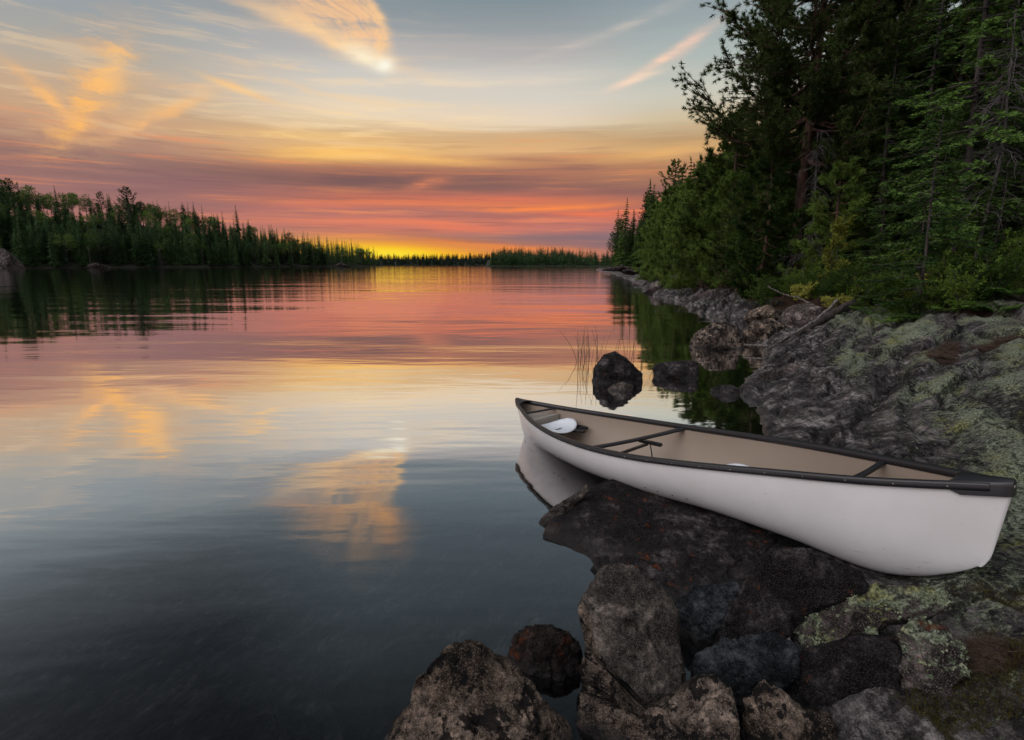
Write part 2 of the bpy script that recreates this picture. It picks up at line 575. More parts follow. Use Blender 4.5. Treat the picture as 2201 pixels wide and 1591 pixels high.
def bark(name, c1, c2, scale=6):
    m, g, b = new_mat(name)
    tc = g.node('ShaderNodeTexCoord').outputs['Object']
    mp = g.mapping(tc, scale=(1, 1, 0.25))
    n = g.noise(mp, scale, 6, 0.65)
    g.put(b.inputs['Base Color'], g.mix(g.step(n, 0.35, 0.65), c1, c2))
    b.inputs['Roughness'].default_value = 0.9
    bp = g.node('ShaderNodeBump')
    bp.inputs['Strength'].default_value = 0.7
    bp.inputs['Distance'].default_value = 0.03
    g.put(bp.inputs['Height'], n)
    g.put(b.inputs['Normal'], bp.outputs[0])
    return m


def rock_mat(name, dark, mid, light, black=0.0, lich=0.5, rust=0.0, scale=1.0, strata=None, litter=False, speck=0.65):
    """weathered granite: mottled base, black lichen spots, pale crust lichen (attribute 'lichen'), wet at the waterline"""
    m, g, b = new_mat(name)
    geo = g.node('ShaderNodeNewGeometry')
    P = geo.outputs['Position']
    n1 = g.noise(P, 3.2 * scale, 10, 0.72)
    c = g.ramp(n1, [(0.34, tuple(v * 0.5 for v in dark)), (0.44, dark), (0.515, mid), (0.63, light)])
    if strata:
        sn = g.noise(g.mapping(P, rot=(0.2, 0.1, strata), scale=(9, 1.3, 9)), 1.0, 10, 0.78)
        c = g.mix(g.m('MULTIPLY', g.m('SUBTRACT', 1.0, g.step(sn, 0.30, 0.50)), 0.85), c, tuple(v * 0.28 for v in dark))
        c = g.mix(g.m('MULTIPLY', g.step(sn, 0.56, 0.74), 0.55), c, light)
    # coarse grain: strong light and dark mottling
    gv = g.mapping(P, rot=(0.2, 0.1, strata or 0.6), scale=(1, 0.28, 1) if strata else (1, 0.8, 1))
    gn = g.noise(gv, (15 if strata else 18) * scale, 9, 0.80)
    c = g.mix(1.0, c, g.ramp(gn, [(0.38, (0.12, 0.12, 0.125)), (0.475, (0.60, 0.60, 0.60)), (0.545, (1.15, 1.13, 1.11)), (0.65, (2.3, 2.2, 2.12))]), 'MULTIPLY')
    # crystals
    n2 = g.noise(P, 150.0 * scale, 5, 0.8)
    c = g.mix(g.m('MULTIPLY', g.step(n2, 0.50, 0.70), speck), c, tuple(min(1, v * 1.9) for v in light))
    c = g.mix(g.m('MULTIPLY', g.m('SUBTRACT', 1.0, g.step(n2, 0.33, 0.46)), speck), c, tuple(v * 0.4 for v in dark))
    hgt = g.m('ADD', g.noise(P, 9 * scale, 12, 0.74), g.m('MULTIPLY', gn, 0.35))
    pit = g.node('ShaderNodeTexVoronoi')
    g.put(pit.inputs['Vector'], g.vm('ADD', P, g.vm('SCALE', g.noise(P, 20 * scale, 3, out=1), scale=0.05)))
    pit.inputs['Scale'].default_value = 34 * scale
    pm = g.m('MULTIPLY', g.m('SUBTRACT', 1.0, g.step(pit.outputs[0], 0.12, 0.34)), g.step(g.noise(P, 5 * scale, 3), 0.42, 0.62))
    hgt = g.m('SUBTRACT', hgt, g.m('MULTIPLY', pm, 0.16))
    c = g.mix(g.m('MULTIPLY', pm, 0.65), c, tuple(v * 0.3 for v in dark))
    crn = g.noise(g.mapping(P, rot=(0.5, 0.3, 0.9), scale=(1, 1, 2.2)), 2.1 * scale, 4, 0.6, 0.4)
    crk = g.m('SUBTRACT', 1.0, g.step(g.m('ABSOLUTE', g.m('SUBTRACT', crn, 0.5)), 0.001, 0.008))
    crk = g.m('MULTIPLY', crk, g.step(g.noise(P, 1.7 * scale, 2), 0.50, 0.62))
    hgt = g.m('SUBTRACT', hgt, g.m('MULTIPLY', crk, 0.35))
    c = g.mix(g.m('MULTIPLY', crk, 0.6), c, (0.006, 0.006, 0.006))
    if black > 0:
        patch = g.noise(P, 6.0 * scale, 11, 0.70, 0.3)
        sp = g.step(patch, 0.635 - 0.115 * black, 0.655 - 0.115 * black)
        vo = g.node('ShaderNodeTexVoronoi')
        g.put(vo.inputs['Vector'], g.vm('ADD', P, g.vm('SCALE', g.noise(P, 40 * scale, 5, out=1), scale=0.035)))
        vo.inputs['Scale'].default_value = 21 * scale
        few = g.step(g.noise(P, 5.5 * scale, 4, 0.6), 0.40, 0.60)
        sp2 = g.m('MULTIPLY', g.m('SUBTRACT', g.m('MULTIPLY', few, 0.42 * black), vo.outputs[0]), 14.0, clamp=True)
        sp = g.m('MULTIPLY', g.m('MAXIMUM', sp, sp2), 0.93)
        c = g.mix(sp, c, (0.010, 0.010, 0.011))
    at_ = g.node('ShaderNodeAttribute', attribute_name='lichen')
    if lich > 0:
        ln = g.noise(P, 24 * scale, 10, 0.78)
        lm = g.step(g.m('ADD', at_.outputs['Fac'], g.m('MULTIPLY', g.m('SUBTRACT', ln, 0.5), 3.4)), 0.42, 0.72)
        lc = g.ramp(g.noise(P, 60 * scale, 4, 0.7), [(0.34, (0.07, 0.095, 0.06)), (0.47, (0.25, 0.30, 0.21)), (0.60, (0.56, 0.60, 0.44))])
        yl = g.noise(P, 3.0, 3)
        lc = g.mix(g.step(yl, 0.5, 0.7), lc, (1.1, 1.02, 0.62), 'MULTIPLY')
        c = g.mix(g.m('MULTIPLY', lm, lich), c, lc)
        hgt = g.m('ADD', hgt, g.m('MULTIPLY', g.m('MULTIPLY', lm, g.noise(P, 70, 3, 0.7)), 0.5))
    if rust > 0:
        rn = g.noise(P, 9, 5, 0.65)
        c = g.mix(g.m('MULTIPLY', g.step(rn, 0.62 - 0.1 * rust, 0.70), 0.8), c, (0.20, 0.055, 0.015))
    if litter:
        ck = g.node('ShaderNodeAttribute', attribute_name='crack_shade')  # shade along joints and ledge steps, painted into the rock colour
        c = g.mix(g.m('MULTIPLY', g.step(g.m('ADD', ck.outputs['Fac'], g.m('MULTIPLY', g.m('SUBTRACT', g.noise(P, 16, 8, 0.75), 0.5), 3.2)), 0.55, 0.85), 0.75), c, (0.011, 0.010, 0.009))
        la = g.node('ShaderNodeAttribute', attribute_name='litter')
        lf = g.step(g.m('ADD', la.outputs['Fac'], g.m('MULTIPLY', g.m('SUBTRACT', g.noise(P, 12, 5, 0.7), 0.5), 0.9)), 0.42, 0.6)
        lc2 = g.ramp(g.noise(P, 40, 5, 0.75), [(0.3, (0.012, 0.008, 0.006)), (0.5, (0.040, 0.024, 0.016)), (0.7, (0.10, 0.056, 0.034))])
        c = g.mix(lf, c, lc2)
        fl = g.node('ShaderNodeAttribute', attribute_name='floor')
        c = g.mix(fl.outputs['Fac'], c, g.ramp(g.noise(P, 5, 6, 0.7), [(0.35, (0.010, 0.012, 0.005)), (0.6, (0.030, 0.032, 0.012)), (0.75, (0.055, 0.035, 0.018))]))
    # wet band at the waterline, dark slime under water
    sz = g.node('ShaderNodeSeparateXYZ')
    g.put(sz.inputs[0], P)
    wz = g.m('ADD', sz.outputs[2], g.m('MULTIPLY', g.m('SUBTRACT', g.noise(P, 6, 3), 0.5), 0.07))
    wet = g.m('SUBTRACT', 1.0, g.step(wz, 0.015, 0.075))
    c = g.mix(g.m('MULTIPLY', wet, 0.62), c, (0.012, 0.011, 0.010))
    g.put(b.inputs['Base Color'], c)
    g.put(b.inputs['Roughness'], g.m('SUBTRACT', 0.82, g.m('MULTIPLY', wet, 0.5)))
    g.put(b.inputs['Specular IOR Level'], g.m('ADD', 0.12, g.m('MULTIPLY', wet, 0.4)))
    bp = g.node('ShaderNodeBump')
    bp.inputs['Strength'].default_value = 1.0
    bp.inputs['Distance'].default_value = 0.11 / max(scale, 0.4)
    g.put(bp.inputs['Height'], hgt)
    g.put(b.inputs['Normal'], bp.outputs[0])
    return m


M = {}
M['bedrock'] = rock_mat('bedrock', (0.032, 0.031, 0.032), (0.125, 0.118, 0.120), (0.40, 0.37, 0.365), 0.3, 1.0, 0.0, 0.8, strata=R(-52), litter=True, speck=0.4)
M['rock_brown'] = rock_mat('brown granite', (0.045, 0.035, 0.027), (0.165, 0.127, 0.098), (0.44, 0.35, 0.28), 0.85, 0.0, 0.0, 1.0)
M['rock_grey'] = rock_mat('grey granite', (0.040, 0.035, 0.031), (0.115, 0.100, 0.087), (0.27, 0.235, 0.205), 0.0, 0.0, 0.0, 1.3)
M['rock_dark'] = rock_mat('dark granite', (0.006, 0.0055, 0.006), (0.021, 0.019, 0.020), (0.125, 0.113, 0.116), 0.1, 0.35, 0.12, 1.2)
M['rock_rust'] = rock_mat('rust stained granite', (0.009, 0.007, 0.007), (0.028, 0.021, 0.019), (0.09, 0.072, 0.068), 0.2, 0.3, 0.75, 1.2)
M['rock_blue'] = rock_mat('blue grey granite', (0.010, 0.013, 0.016), (0.032, 0.039, 0.045), (0.09, 0.10, 0.11), 0.1, 0.0, 0.0, 1.2)
M['rock_lichen'] = rock_mat('lichen crusted granite', (0.034, 0.028, 0.026), (0.120, 0.101, 0.094), (0.38, 0.33, 0.31), 0.3, 1.0, 0.15, 1.1)
M['rock_spot'] = rock_mat('black spotted granite', (0.045, 0.035, 0.028), (0.160, 0.126, 0.102), (0.42, 0.34, 0.28), 1.0, 0.0, 0.0, 1.4)
M['rock_shore'] = rock_mat('pinkish shore granite', (0.024, 0.020, 0.019), (0.080, 0.066, 0.063), (0.26, 0.22, 0.21), 0.2, 0.25, 0.0, 0.35, strata=R(-60))
M['rock_sub'] = rock_mat('drowned granite', (0.03, 0.024, 0.019), (0.075, 0.060, 0.045), (0.13, 0.105, 0.08), 0.0, 0.0, 0.0, 0.6)
M['mud'] = plain('lake mud', (0.020, 0.020, 0.018), 1.0, 0.4, 1.5)  # mud, its dark tone also standing in for light lost in deep water
M['hill'] = plain('forest floor', (0.018, 0.020, 0.010), 1.0, 0.5, 0.3)
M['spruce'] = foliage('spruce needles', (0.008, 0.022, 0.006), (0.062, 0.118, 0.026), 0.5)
M['spruce_pale'] = foliage('young spruce needles', (0.014, 0.036, 0.009), (0.115, 0.210, 0.045), 1.2)  # lighter green than the other spruce needles
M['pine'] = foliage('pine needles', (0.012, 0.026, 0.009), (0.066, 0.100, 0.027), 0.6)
M['pine_pale'] = foliage('light green pine needles', (0.014, 0.034, 0.007), (0.150, 0.235, 0.046), 0.8)  # lighter green than the other pine needles
M['leaf'] = foliage('birch leaves', (0.014, 0.032, 0.010), (0.060, 0.105, 0.028), 0.5, 0.3)
M['leaf_far'] = foliage('aspen leaves', (0.045, 0.095, 0.022), (0.170, 0.260, 0.060), 0.25, 0.4)
M['spruce_far'] = foliage('distant spruce needles', (0.028, 0.066, 0.028), (0.135, 0.225, 0.088), 0.2, 0.35)
M['conifer_mid'] = foliage('shore conifer needles', (0.012, 0.030, 0.008), (0.085, 0.145, 0.034), 0.3, 0.25)
M['far'] = foliage('far forest', (0.008, 0.016, 0.012), (0.024, 0.045, 0.026), 0.05, 0.0)
M['yellow_leaf'] = foliage('yellow green leaves', (0.12, 0.14, 0.022), (0.42, 0.42, 0.09), 1.6, 0.3)
M['shrub_leaf'] = foliage('shrub leaves', (0.026, 0.056, 0.010), (0.115, 0.185, 0.030), 1.2, 0.3)
M['fern_leaf'] = foliage('fern leaves', (0.05, 0.12, 0.016), (0.17, 0.30, 0.05), 1.5, 0.3)
M['bark_red'] = bark('red pine bark', (0.030, 0.016, 0.011), (0.115, 0.058, 0.038))
M['bark'] = bark('grey bark', (0.018, 0.015, 0.013), (0.065, 0.055, 0.048))
M['birch'] = bark('birch bark', (0.12, 0.11, 0.10), (0.36, 0.34, 0.31))
M['deadwood'] = bark('bleached dead wood', (0.05, 0.044, 0.04), (0.20, 0.18, 0.165), 12)
M['twig'] = bark('dead grey twigs', (0.035, 0.031, 0.03), (0.10, 0.092, 0.088), 12)
M['log'] = bark('dark fallen log', (0.015, 0.012, 0.010), (0.065, 0.052, 0.045), 9)
M['reed'] = plain('dry reeds', (0.11, 0.08, 0.045), 0.8, 0.3, 8)
M['needles'] = plain('fallen pine needles', (0.062, 0.038, 0.025), 0.9, 0.5, 30)
M['moss'] = foliage('moss', (0.022, 0.020, 0.006), (0.085, 0.070, 0.020), 9, 0.2)
M['lichen'] = foliage('leafy lichen', (0.12, 0.155, 0.10), (0.46, 0.50, 0.34), 22, 0.2)
M['hull'] = None


def hull_mat():
    m, g, b = new_mat('white gelcoat')
    tc = g.node('ShaderNodeTexCoord').outputs['Object']
    n = g.noise(tc, 2.2, 5, 0.6)
    c = g.mix(g.step(n, 0.35, 0.7), (0.76, 0.755, 0.755), (0.82, 0.815, 0.82))
    # scuffs and specks
    sp = g.noise(tc, 60, 2, 0.5)
    c = g.mix(g.m('MULTIPLY', g.step(sp, 0.735, 0.77), 0.6), c, (0.22, 0.21, 0.20))
    scr = g.noise(g.mapping(tc, rot=(0, 0, 0.05), scale=(1.2, 30, 40)), 1.0, 4, 0.6)
    sx = g.node('ShaderNodeSeparateXYZ')
    g.put(sx.inputs[0], tc)
    lowz = g.m('SUBTRACT', 1.0, g.step(sx.outputs[2], 0.03, 0.16))
    c = g.mix(g.m('MULTIPLY', g.m('MULTIPLY', g.step(scr, 0.55, 0.68), lowz), 0.4), c, (0.42, 0.40, 0.37))
    g.put(b.inputs['Base Color'], c)
    g.put(b.inputs['Roughness'], g.m('ADD', 0.17, g.m('MULTIPLY', n, 0.14)))
    bp = g.node('ShaderNodeBump')
    bp.inputs['Strength'].default_value = 0.08
    bp.inputs['Distance'].default_value = 0.02
    g.put(bp.inputs['Height'], g.noise(tc, 5, 3))
    g.put(b.inputs['Normal'], bp.outputs[0])
    return m


M['hull'] = hull_mat()
M['liner'] = plain('tan aramid liner', (0.285, 0.228, 0.178), 0.55, 0.10, 3.0, 0.1)
M['vinyl'] = plain('black vinyl trim', (0.013, 0.013, 0.015), 0.38, 0.2, 30)
M['seat'] = plain('white moulded plastic', (0.66, 0.70, 0.74), 0.35, 0.04, 8)
M['box'] = plain('grey foam tank', (0.30, 0.27, 0.235), 0.7, 0.08, 10)
M['bolt'] = plain('dark bolt heads', (0.01, 0.01, 0.01), 0.5, 0.2, 50)


def water_mat():
    m, g, b = new_mat('lake water')
    g.n.remove(b)
    geo = g.node('ShaderNodeNewGeometry')
    P = geo.outputs['Position']
    # long smoothed swells, drawn out across the view, plus finer ripples; calmer close to shore
    w1 = g.noise(g.mapping(P, rot=(0, 0, R(6)), scale=(0.22, 0.85, 1)), 1.0, 3, 0.5, 0.3)
    w2 = g.noise(g.mapping(P, rot=(0, 0, R(-9)), scale=(1.1, 3.6, 1)), 1.0, 3, 0.55, 0.2)
    w3 = g.noise(g.mapping(P, rot=(0, 0, R(3)), scale=(0.045, 0.16, 1)), 1.0, 2, 0.5)
    gust = g.step(g.noise(g.mapping(P, scale=(0.012, 0.03, 1)), 1.0, 3), 0.38, 0.64)
    sy = g.node('ShaderNodeSeparateXYZ')
    g.put(sy.inputs[0], P)
    far = g.step(sy.outputs[1], 4.0, 60.0)
    a2 = g.m('ADD', 0.0013, g.m('MULTIPLY', g.m('MULTIPLY', far, gust), 0.007))
    h = g.m('ADD', g.m('MULTIPLY', w1, g.m('ADD', 0.010, g.m('MULTIPLY', far, 0.012))), g.m('MULTIPLY', w2, a2))
    h = g.m('ADD', h, g.m('MULTIPLY', w3, 0.08))
    bp = g.node('ShaderNodeBump')
    bp.inputs['Strength'].default_value = 1.0
    bp.inputs['Distance'].default_value = 1.0
    g.put(bp.inputs['Height'], h)
    lw = g.node('ShaderNodeLayerWeight')
    lw.inputs[0].default_value = 0.5
    g.put(lw.inputs['Normal'], bp.outputs[0])
    fac = g.ramp(lw.outputs['Facing'], [(p, (v, v, v)) for p, v in [(0.15, 0.02), (0.30, 0.07), (0.40, 0.17), (0.48, 0.28), (0.55, 0.38), (0.62, 0.55), (0.70, 0.84), (0.80, 0.97)]])
    gl = g.node('ShaderNodeBsdfGlossy')
    gl.inputs['Color'].default_value = (0.97, 0.97, 0.98, 1)
    gl.inputs['Roughness'].default_value = 0.035
    g.put(gl.inputs['Normal'], bp.outputs[0])
    tr = g.node('ShaderNodeBsdfTransparent')
    tr.inputs[0].default_value = (0.52, 0.56, 0.58, 1)
    mx = g.node('ShaderNodeMixShader')
    g.put(mx.inputs[0], fac)
    g.l.new(tr.outputs[0], mx.inputs[1])
    g.l.new(gl.outputs[0], mx.inputs[2])
    g.l.new(mx.outputs[0], g.n['Material Output'].inputs[0])
    return m


M['water'] = water_mat()

# ------------------------------------------------------------------ canoe shape (needed by the ground it lies on)
def catmull(k, t):
    k = np.asarray(k, float)
    x = (t + 1) / 2 * (len(k) - 1)
    i = np.clip(np.floor(x).astype(int), 0, len(k) - 2)
    f = x - i
    kp = np.concatenate([[2 * k[0] - k[1]], k, [2 * k[-1] - k[-2]]])
    a, b, c, d = kp[i], kp[i + 1], kp[i + 2], kp[i + 3]
    return b + .5 * f * (c - a + f * (2 * a - 5 * b + 4 * c - d + f * (3 * (b - c) + d - a)))


C_A, C_B, C_ROLL = np.array([2.6742, 2.7128, 0.3528]), np.array([0.1413, 6.677, -0.1377]), 0.0847
C_L = np.linalg.norm(C_B - C_A)
_e = (C_B - C_A) / C_L
_s = np.cross(_e, [0, 0, 1]); _s /= np.linalg.norm(_s)
_u = np.cross(_s, _e)
C_X, C_Y, C_Z = _e, _s * math.cos(C_ROLL) + _u * math.sin(C_ROLL), _u * math.cos(C_ROLL) - _s * math.sin(C_ROLL)
C_O = (C_A + C_B) / 2


def c_beam(t): return catmull([.022, .1974, .3189, .4123, .4662, .4654, .3946, .2516, .022], t)
def c_sheer(t): return catmull([.6265, .5774, .5406, .4995, .4644, .4529, .4664, .5078, .5904], t)
def c_keel(t): return catmull([.115, -.1027, -.0495, 0, 0, 0, .015, .04, .075], t)


# ------------------------------------------------------------------ right shore terrain
SHORE = np.array([(0.0, -6), (0.75, 0.5), (1.22, 1.8), (1.62, 2.8), (2.1, 4.2), (2.6, 5.6), (3.2, 7.0), (3.8, 8.8), (4.3, 10.2), (5.4, 11.9),
                  (6.2, 13.2), (6.9, 17), (7.9, 22), (9.1, 29.4), (9.6, 35), (10.1, 42.8), (13, 58), (18, 90), (26, 150), (31, 208),
                  (48, 250), (110, 330), (260, 420)], float)


def shore_dist(x, y, line=SHORE):
    best = np.full(len(x), 1e9)
    sg = np.ones(len(x))
    for (ax, ay), (bx, by) in zip(line[:-1], line[1:]):
        ex, ey = bx - ax, by - ay
        t = np.clip(((x - ax) * ex + (y - ay) * ey) / (ex * ex + ey * ey), 0, 1)
        dx, dy = x - ax - t * ex, y - ay - t * ey
        d = np.hypot(dx, dy)
        k = d < best
        cr = ex * (y - ay) - ey * (x - ax)
        best = np.where(k, d, best)
        sg = np.where(k, np.where(cr < 0, 1, -1), sg)
    return best * sg


CRACK_SHADE = [None]  # mask of the painted shade along joints and ledge steps
FOL = (0.60, 0.80)        # strike of the rock's layering


def worley(px, py, seed=0):
    ix, iy = np.floor(px).astype(np.int64), np.floor(py).astype(np.int64)
    f1 = np.full(len(px), 9.0); f2 = f1.copy(); cid = np.zeros(len(px), np.int64); ox = np.zeros(len(px)); oy = np.zeros(len(px))
    for dx in (-1, 0, 1):
        for dy in (-1, 0, 1):
            k = _perm[(_perm[(ix + dx + seed) & 255] + iy + dy) & 255]
            qx, qy = ix + dx + (_grad[k, 0] * 0.5 + 0.5), iy + dy + (_grad[k, 1] * 0.5 + 0.5)
            d = np.hypot(qx - px, qy - py)
            b_ = d < f1
            f2 = np.where(b_, f1, np.minimum(f2, d))
            cid = np.where(b_, k, cid); ox = np.where(b_, px - qx, ox); oy = np.where(b_, py - qy, oy)
            f1 = np.minimum(f1, d)
    return f1, f2, cid, ox, oy


def ground_raw(x, y, fine=True):
    s = shore_dist(x, y)
    z3 = np.zeros_like(x)
    P2 = np.stack([x, y, z3], 1)
    s2 = s + 0.55 * fbm(P2 * 0.5, 3) * sstep(y, 5, 9) * np.clip(y / 14, 0.4, 3)
    land = 0.10 * sstep(s2, -0.15, 0.4) + 0.285 * np.clip(s2, 0, 6) + 0.20 * np.clip(s2 - 6, 0, 10) + 0.28 * np.clip(s2 - 16, 0, 45)
    deep = -0.10 + 0.42 * np.minimum(s2, 0)
    z = np.where(s2 > 0, land, np.maximum(deep, -4.0))
    z = z + 0.10 * np.exp(-((x - 3.1) ** 2 + (y - 2.2) ** 2) / 0.5) + 0.08 * np.exp(-((x - 2.2) ** 2 + (y - 1.9) ** 2) / 0.25)
    ac = x * FOL[1] - y * FOL[0]
    al = x * FOL[0] + y * FOL[1]
    damp = np.clip(0.45 + np.hypot(x, y) / 16, 0.5, 2.0)
    q = np.stack([ac * 1.25 + 5, al * 0.28, z3], 1)
    z = z + 0.16 * damp * fbm(q, 5, 0.52)
    wv = fbm(np.stack([ac * 0.9, al * 0.35, z3 + 3], 1), 3)
    saw = (ac * 1.55 + 1.6 * wv) % 1.0
    led = np.where(saw < 0.82, saw / 0.82, (1 - saw) / 0.18)
    z = z + 0.105 * damp * (led - 0.5) * sstep(s2, -0.5, 0.5)
    saw2 = (ac * 4.3 + 2.2 * fbm(np.stack([ac * 2.1, al * 0.8, z3 + 9], 1), 3)) % 1.0
    led2 = np.where(saw2 < 0.75, saw2 / 0.75, (1 - saw2) / 0.25)
    z = z + 0.022 * damp * (led2 - 0.5)
    CRACK_SHADE[0] = np.maximum(sstep(saw, 0.80, 0.86) * sstep(saw, 1.0, 0.97), 0.8 * sstep(saw2, 0.70, 0.80) * sstep(saw2, 1.0, 0.95)) * sstep(s2, 0.05, 0.3)
    jw = fbm(np.stack([ac * 1.1, al * 0.6, z3 + 21], 1), 4)
    jw2 = fbm(np.stack([ac * 1.1, al * 0.6, z3 + 57], 1), 4)
    for sc_, am in ((1.0, 0.10), (2.7, 0.034)):
        f1, f2, cid, ox, oy = worley((ac * 0.95 + 0.5 * jw) * sc_, (al * 0.42 + 0.5 * jw2) * sc_, int(sc_ * 10))
        blk = am * (_grad[cid, 2] * 0.7 + 0.9 * (ox * _grad[cid, 0] + oy * _grad[cid, 1]))
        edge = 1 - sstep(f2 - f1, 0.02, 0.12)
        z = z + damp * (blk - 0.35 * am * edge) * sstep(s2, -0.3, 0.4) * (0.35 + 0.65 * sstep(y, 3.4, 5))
        CRACK_SHADE[0] = np.maximum(CRACK_SHADE[0] * (0.6 if sc_ == 1.0 else 1.0), 0.9 * edge * sstep(s2, 0.05, 0.3))
    if fine:
        z = z + 0.042 * fbm(P2 * 3.3 + 2, 6, 0.64) + 0.010 * fbm(np.stack([ac * 7, al * 2.2, z3], 1), 4, ridge=True)
    return z, s2


def carve(x, y, z):
    """the canoe lies on the rock: nothing rises through its bottom"""
    D = np.stack([x, y, z], 1) - C_O
    cx, cy = D @ C_X, D @ C_Y
    t = np.clip(cx / (C_L / 2), -1, 1)
    b = np.maximum(c_beam(t), 0.05)
    inside = (np.abs(cx) < C_L / 2 + 0.10) & (np.abs(cy) < b + 0.16)
    bot = (C_O[None] + cx[:, None] * C_X + cy[:, None] * C_Y + c_keel(t)[:, None] * C_Z)[:, 2]
    lim = bot - 0.012 + 0.30 * np.clip(np.abs(cy) / b - 0.55, 0, 1) ** 2
    return np.where(inside, np.minimum(z, lim), z)


def ground_z(x, y):
    z, s = ground_raw(np.atleast_1d(float(x)), np.atleast_1d(float(y)), False)
    return float(z[0])


LICHEN_PTS = []           # (points, normals) where leafy lichen grows


def add_lichen(me, V, lic, thr=0.55, minz=-1):
    n = np.empty(len(me.vertices) * 3, np.float32)
    me.vertices.foreach_get('normal', n)
    n = n.reshape(-1, 3)
    k = (lic > thr) & (n[:, 2] > minz)
    LICHEN_PTS.append((V[k], n[k]))


def make_ground():
    na, nr = 640, 560
    a = np.radians(np.linspace(-72, 66, na))
    r = 0.75 * (520 / 0.75) ** (np.linspace(0, 1, nr))
    A, RR = np.meshgrid(a, r)
    x, y = (RR * np.sin(A)).ravel(), (RR * np.cos(A)).ravel()
    z, s = ground_raw(x, y)
    crack_shade = CRACK_SHADE[0]
    z = carve(x, y, z)
    V = np.stack([x, y, z], 1)
    b = MB()
    b.add(V, grid_faces(nr, na)[:, ::-1])
    me = b.mesh('bedrock', M['bedrock'], True)
    P2 = np.stack([x, y, 0 * x], 1)
    ac, al = x * FOL[1] - y * FOL[0], x * FOL[0] + y * FOL[1]
    ln = fbm(np.stack([ac * 1.5, al * 0.7, 0 * x + 4], 1), 5, 0.6)
    lic = sstep(s, 0.7, 2.0) * (0.66 + 1.7 * ln) + sstep(s, 0.35, 0.8) * sstep(y, 4.8, 3.4) * (0.60 + 0.7 * ln)
    lic *= 1 - sstep(s, 5.0, 7.0)
    lit = sstep(s, 3.9, 4.7) * sstep(y, 2.0, 6.0) + 0.75 * sstep(fbm(np.stack([ac * 1.1 + 8, al * 0.45, 0 * x], 1), 4), 0.12, 0.34) * sstep(s, 1.6, 2.4)
    lit = np.maximum(lit, sstep(y, 15, 18) * sstep(s, 1.2, 2.4))
    lit = np.maximum(lit, 1.1 * np.exp(-((x - 2.35) ** 2 + (y - 2.2) ** 2) / 0.14) * (0.45 + 1.6 * fbm(P2 * 3.1 + 40, 4)))
    set_attr(me, 'lichen', lic * (1 - np.clip(lit, 0, 1)))
    set_attr(me, 'litter', np.clip(lit, 0, 1))
    set_attr(me, 'crack_shade', crack_shade * (1 - np.clip(lit, 0, 1)))
    set_attr(me, 'floor', np.maximum(sstep(s, 5.5, 7.5), sstep(y, 70, 110) * sstep(s, 0.8, 2)))
    o = tag(link('bedrock_shore', me), kind='structure', label='grey layered bedrock of the right shore rising from the water under lichen')
    near = np.hypot(x, y) < 9
    add_lichen(me, V, np.where(near, lic * (1 - np.clip(lit, 0, 1)), 0), 0.50, 0.2)
    return V, lit, s


GV, GLIT, GS = make_ground()

# water
b = MB()
xs = np.array([-2600, -400, -60, 60, 400, 2600.0])
ys = np.array([-60, 0, 30, 120, 600, 3200.0])
X, Y = np.meshgrid(xs, ys)
b.add(np.stack([X.ravel(), Y.ravel(), 0 * X.ravel()], 1), grid_faces(6, 6))
tag(link('water', b.mesh('water', M['water'])), 'calm lake mirroring the sunset sky', kind='structure')
b = MB()
b.add([(-2600, -60, -4.3), (2600, -60, -4.3), (2600, 3200, -4.3), (-2600, 3200, -4.3)], [(0, 1, 2, 3)])
tag(link('lake_bed', b.mesh('lake_bed', M['mud'])), 'dark mud bottom of the lake', kind='structure')

# ------------------------------------------------------------------ rocks
_ico = {}


def ico(level):
    if level in _ico:
        return _ico[level]
    import bmesh
    bm = bmesh.new()
    bmesh.ops.create_icosphere(bm, subdivisions=level, radius=1.0)
    V = np.array([v.co[:] for v in bm.verts])
    F = np.array([[v.index for v in f.verts] for f in bm.faces])
    bm.free()
    _ico[level] = (V, F)
    return V, F


